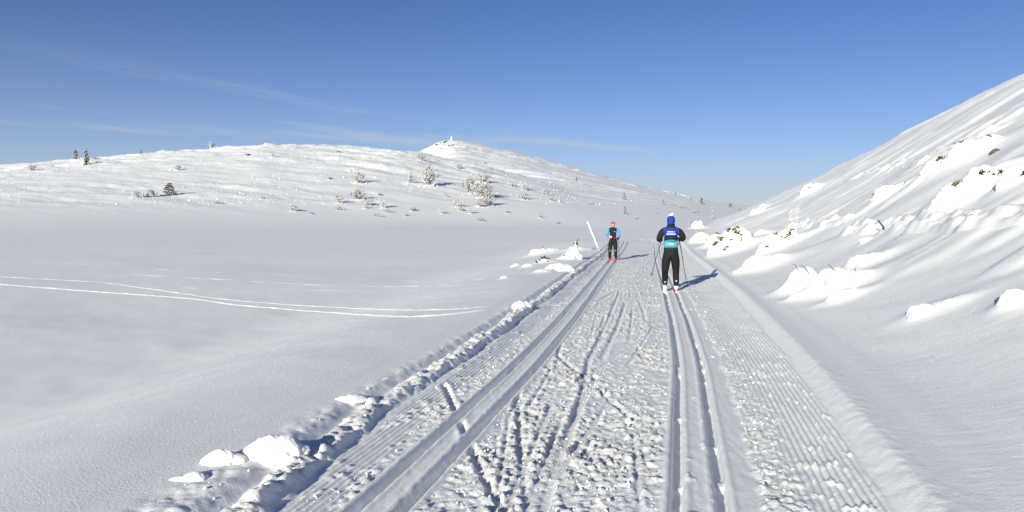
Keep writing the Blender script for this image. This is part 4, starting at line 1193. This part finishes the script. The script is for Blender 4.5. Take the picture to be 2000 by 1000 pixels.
tag(wb, 'teal waist bag with pale yellow print worn on the blue skier\'s back', 'waist bag')
pole(loc, rz, gl, (-.43, .50, .34), 'thin dark ski pole in the blue skier\'s left hand, basket lifted off the snow')
pole(loc, rz, gr, (.42, .62, .06), 'thin dark ski pole in the blue skier\'s right hand, planted by its shadow')
def along_ski(l, rz_, dx, dy): return (l[0] + math.cos(rz_) * dx - math.sin(rz_) * dy, l[1] + math.sin(rz_) * dx + math.cos(rz_) * dy, l[2])
ski(along_ski(loc, rz, -.13, -.30), rz, 'ski under the blue skier\'s raised left heel', .85, 1.05, M_WHITE)
ski(along_ski(loc, rz, .13, .0), rz, 'ski under the blue skier\'s right boot', .85, 1.05, M_WHITE)

# --- skier in red hat, coming towards the camera in the left-hand tracks
loc, rz = skier('', 30.2, -1, -1, None)
root = empty('person', loc, rz)
V = [(0, -.02, .90), (0, 0, 1.03), (0, .02, 1.18), (0, .04, 1.305), (0, .06, 1.40), (0, .075, 1.445), (0, .09, 1.49), (0, .095, 1.565), (0, .085, 1.625),
     (-.09, .035, 1.325), (-.175, .02, 1.31), (-.225, -.01, 1.20), (-.245, .0, 1.085), (-.235, .10, 1.02), (-.23, .19, .985),            # her left arm (picture right): hanging
     (.09, .035, 1.325), (.175, .02, 1.31), (.235, -.01, 1.20), (.265, .02, 1.09), (.19, .15, 1.055), (.12, .24, 1.04),                   # her right arm: bent across
     (-.08, -.01, .85), (-.098, .01, .70), (-.112, .05, .51), (-.115, .04, .44), (-.12, -.01, .28), (-.125, -.03, .15),
     (.08, -.01, .85), (.098, .02, .70), (.112, .075, .51), (.115, .07, .44), (.12, .03, .28), (.125, .01, .15)]
Rr = [(.158, .12), (.135, .10), (.150, .108), (.150, .105), .066, .054, (.070, .080), (.080, .094), (.056, .066),
      .078, .070, .056, .050, .044, .034, .078, .070, .056, .050, .044, .034,
      .104, .092, .066, .061, .058, .044, .104, .092, .066, .061, .058, .044]
body = skin_mesh(V, E_, Rr, 0, 3)
link('body', body, M_SKIN, root)
body_bvh = BVHTree.FromPolygons([v.co for v in body.vertices], [list(p.vertices) for p in body.polygons])
garment('trousers', body, lambda c: c[2] < 1.0 and abs(c[0]) < .21 and not (c[1] > .12 and c[2] > .9), .010, [M_BLACK], root)
def wrist2(c):
    if c[0] < 0: return not (c[1] > .15 and c[2] < 1.03 and c[0] < -.15)
    return not (c[1] > .20 and c[2] < 1.10 and c[0] < .16)
garment('jacket', body, lambda c: .985 < c[2] < 1.435 and wrist2(c) or (abs(c[0]) > .19 and c[2] > .95 and wrist2(c)), .013, [M_NAVY, M_SKYBLUE], root,
        lambda c: 1 if (abs(c[0]) > .152 or (c[1] > .125 and c[2] < 1.13)) else 0)
garment('red_belt', body, lambda c: .965 < c[2] < 1.015 and abs(c[0]) < .19 and c[1] < .14, .020, [M_RED], root)
hat = garment('hat', body, lambda c: c[2] > 1.53 and (c[2] > 1.572 or c[1] < .10) and abs(c[0]) < .15, .016, [M_RED], root)
garment('hair', body, lambda c: 1.43 < c[2] < 1.56 and c[1] < .06 and abs(c[0]) < .12, .010, [M_HAIR], root)
def face(x, z):
    h_ = body_bvh.ray_cast(Vector((x, 1, z)), Vector((0, -1, 0)))[0]; return h_ if h_ else Vector((x, .18, z))
def blob(name, c, r, mat):
    v_, f_ = ico(2); return link(name, mesh_np(name, v_ * np.array(r) + np.array(c[:]), None, f_), mat, root)
blob('nose', face(0, 1.525), (.012, .022, .020), M_SKIN)
for sx in (-1, 1):
    blob('eye', face(sx * .030, 1.552), (.012, .006, .007), M_DARK); blob('ear', Vector((sx * .082, .08, 1.535)), (.012, .02, .028), M_SKIN)
blob('mouth', face(0, 1.488), (.022, .007, .006), plain('lips', (.40, .10, .09), .5))
c = face(-.075, 1.24); link('chest_logo', mesh_np('chest_logo', np.array([(-.095, c.y + .016, 1.235), (-.055, c.y + .018, 1.235), (-.055, c.y + .018, 1.252), (-.095, c.y + .016, 1.252)]), np.array([(3, 2, 1, 0)])), M_WHITE, root, smooth=False)
for sx in (-1, 1):
    for k in (-1, 1):
        a_, b_ = face(sx * .112 - .03 * k, .50), face(sx * .112 + .03 * k, .44)
        link('knee_stripe', polytube('knee_stripe', [a_ + Vector((0, .012, 0)), face(sx * .112, .47) + Vector((0, .014, 0)), b_ + Vector((0, .012, 0))], .005, 5), M_GREY, root)
gl = glove('glove', V[14], Vector(V[14]) - Vector(V[13]), (0, .5, 1), -1, M_NAVY, root)
gr = glove('glove', V[20], Vector(V[20]) - Vector(V[19]), (-.4, .3, 1), 1, cloth('grey_glove', (.45, .5, .55)), root)
boot(root, (-.127, -.02, .035), 0, (M_BOOT, M_BOOT, M_DARK)); boot(root, (.127, .02, .035), 0, (M_BOOT, M_BOOT, M_DARK))
tag(root, 'skier in red hat, black vest with sky-blue sleeves, coming along the left tracks', 'person')
pole(loc, rz, gl, (-.29, .10, .09), 'thin dark ski pole in the left hand of the red-hatted skier, held upright')
pole(loc, rz, gr, (.46, -.10, .05), 'thin dark ski pole in the right hand of the red-hatted skier, slanting outwards')
ski(along_ski(loc, rz, -.127, 0), rz, 'ski under the left boot of the red-hatted skier', .82, 1.0, M_WHITE)
ski(along_ski(loc, rz, .127, .04), rz, 'ski under the right boot of the red-hatted skier', .82, 1.0, M_WHITE)

# ---------------------------------------------------------------- hoar crystals on the open snow (uncountable)
N = 7000
ac = nrng.uniform(-36, 36, N); dc = 3.6 * (7.0 ** nrng.random(N))
xs, ys = dc * np.sin(np.radians(ac)), dc * np.cos(np.radians(ac))
us = xs - cx(ys); keep = (us < -2.0) | (us > 2.7)
xs, ys, dc = xs[keep], ys[keep], dc[keep]
sz = nrng.uniform(.0016, .0032, len(xs)) * np.sqrt(dc / 5)
v, f = octa_cloud(np.stack([xs, ys, terrain(xs, ys) + sz * .6], -1), sz, 1.0)
m_, n_, l_, p_ = new_mat('hoar_crystal')
p_.inputs['Base Color'].default_value = (.95, .97, 1, 1); p_.inputs['Metallic'].default_value = 1.0; p_.inputs['Roughness'].default_value = .35
o = link('hoar_crystals', mesh_np('hoar_crystals', v, None, f), m_, smooth=False)
tag(o, 'tiny glittering hoar crystals strewn over the open snow', None, None, 'stuff')
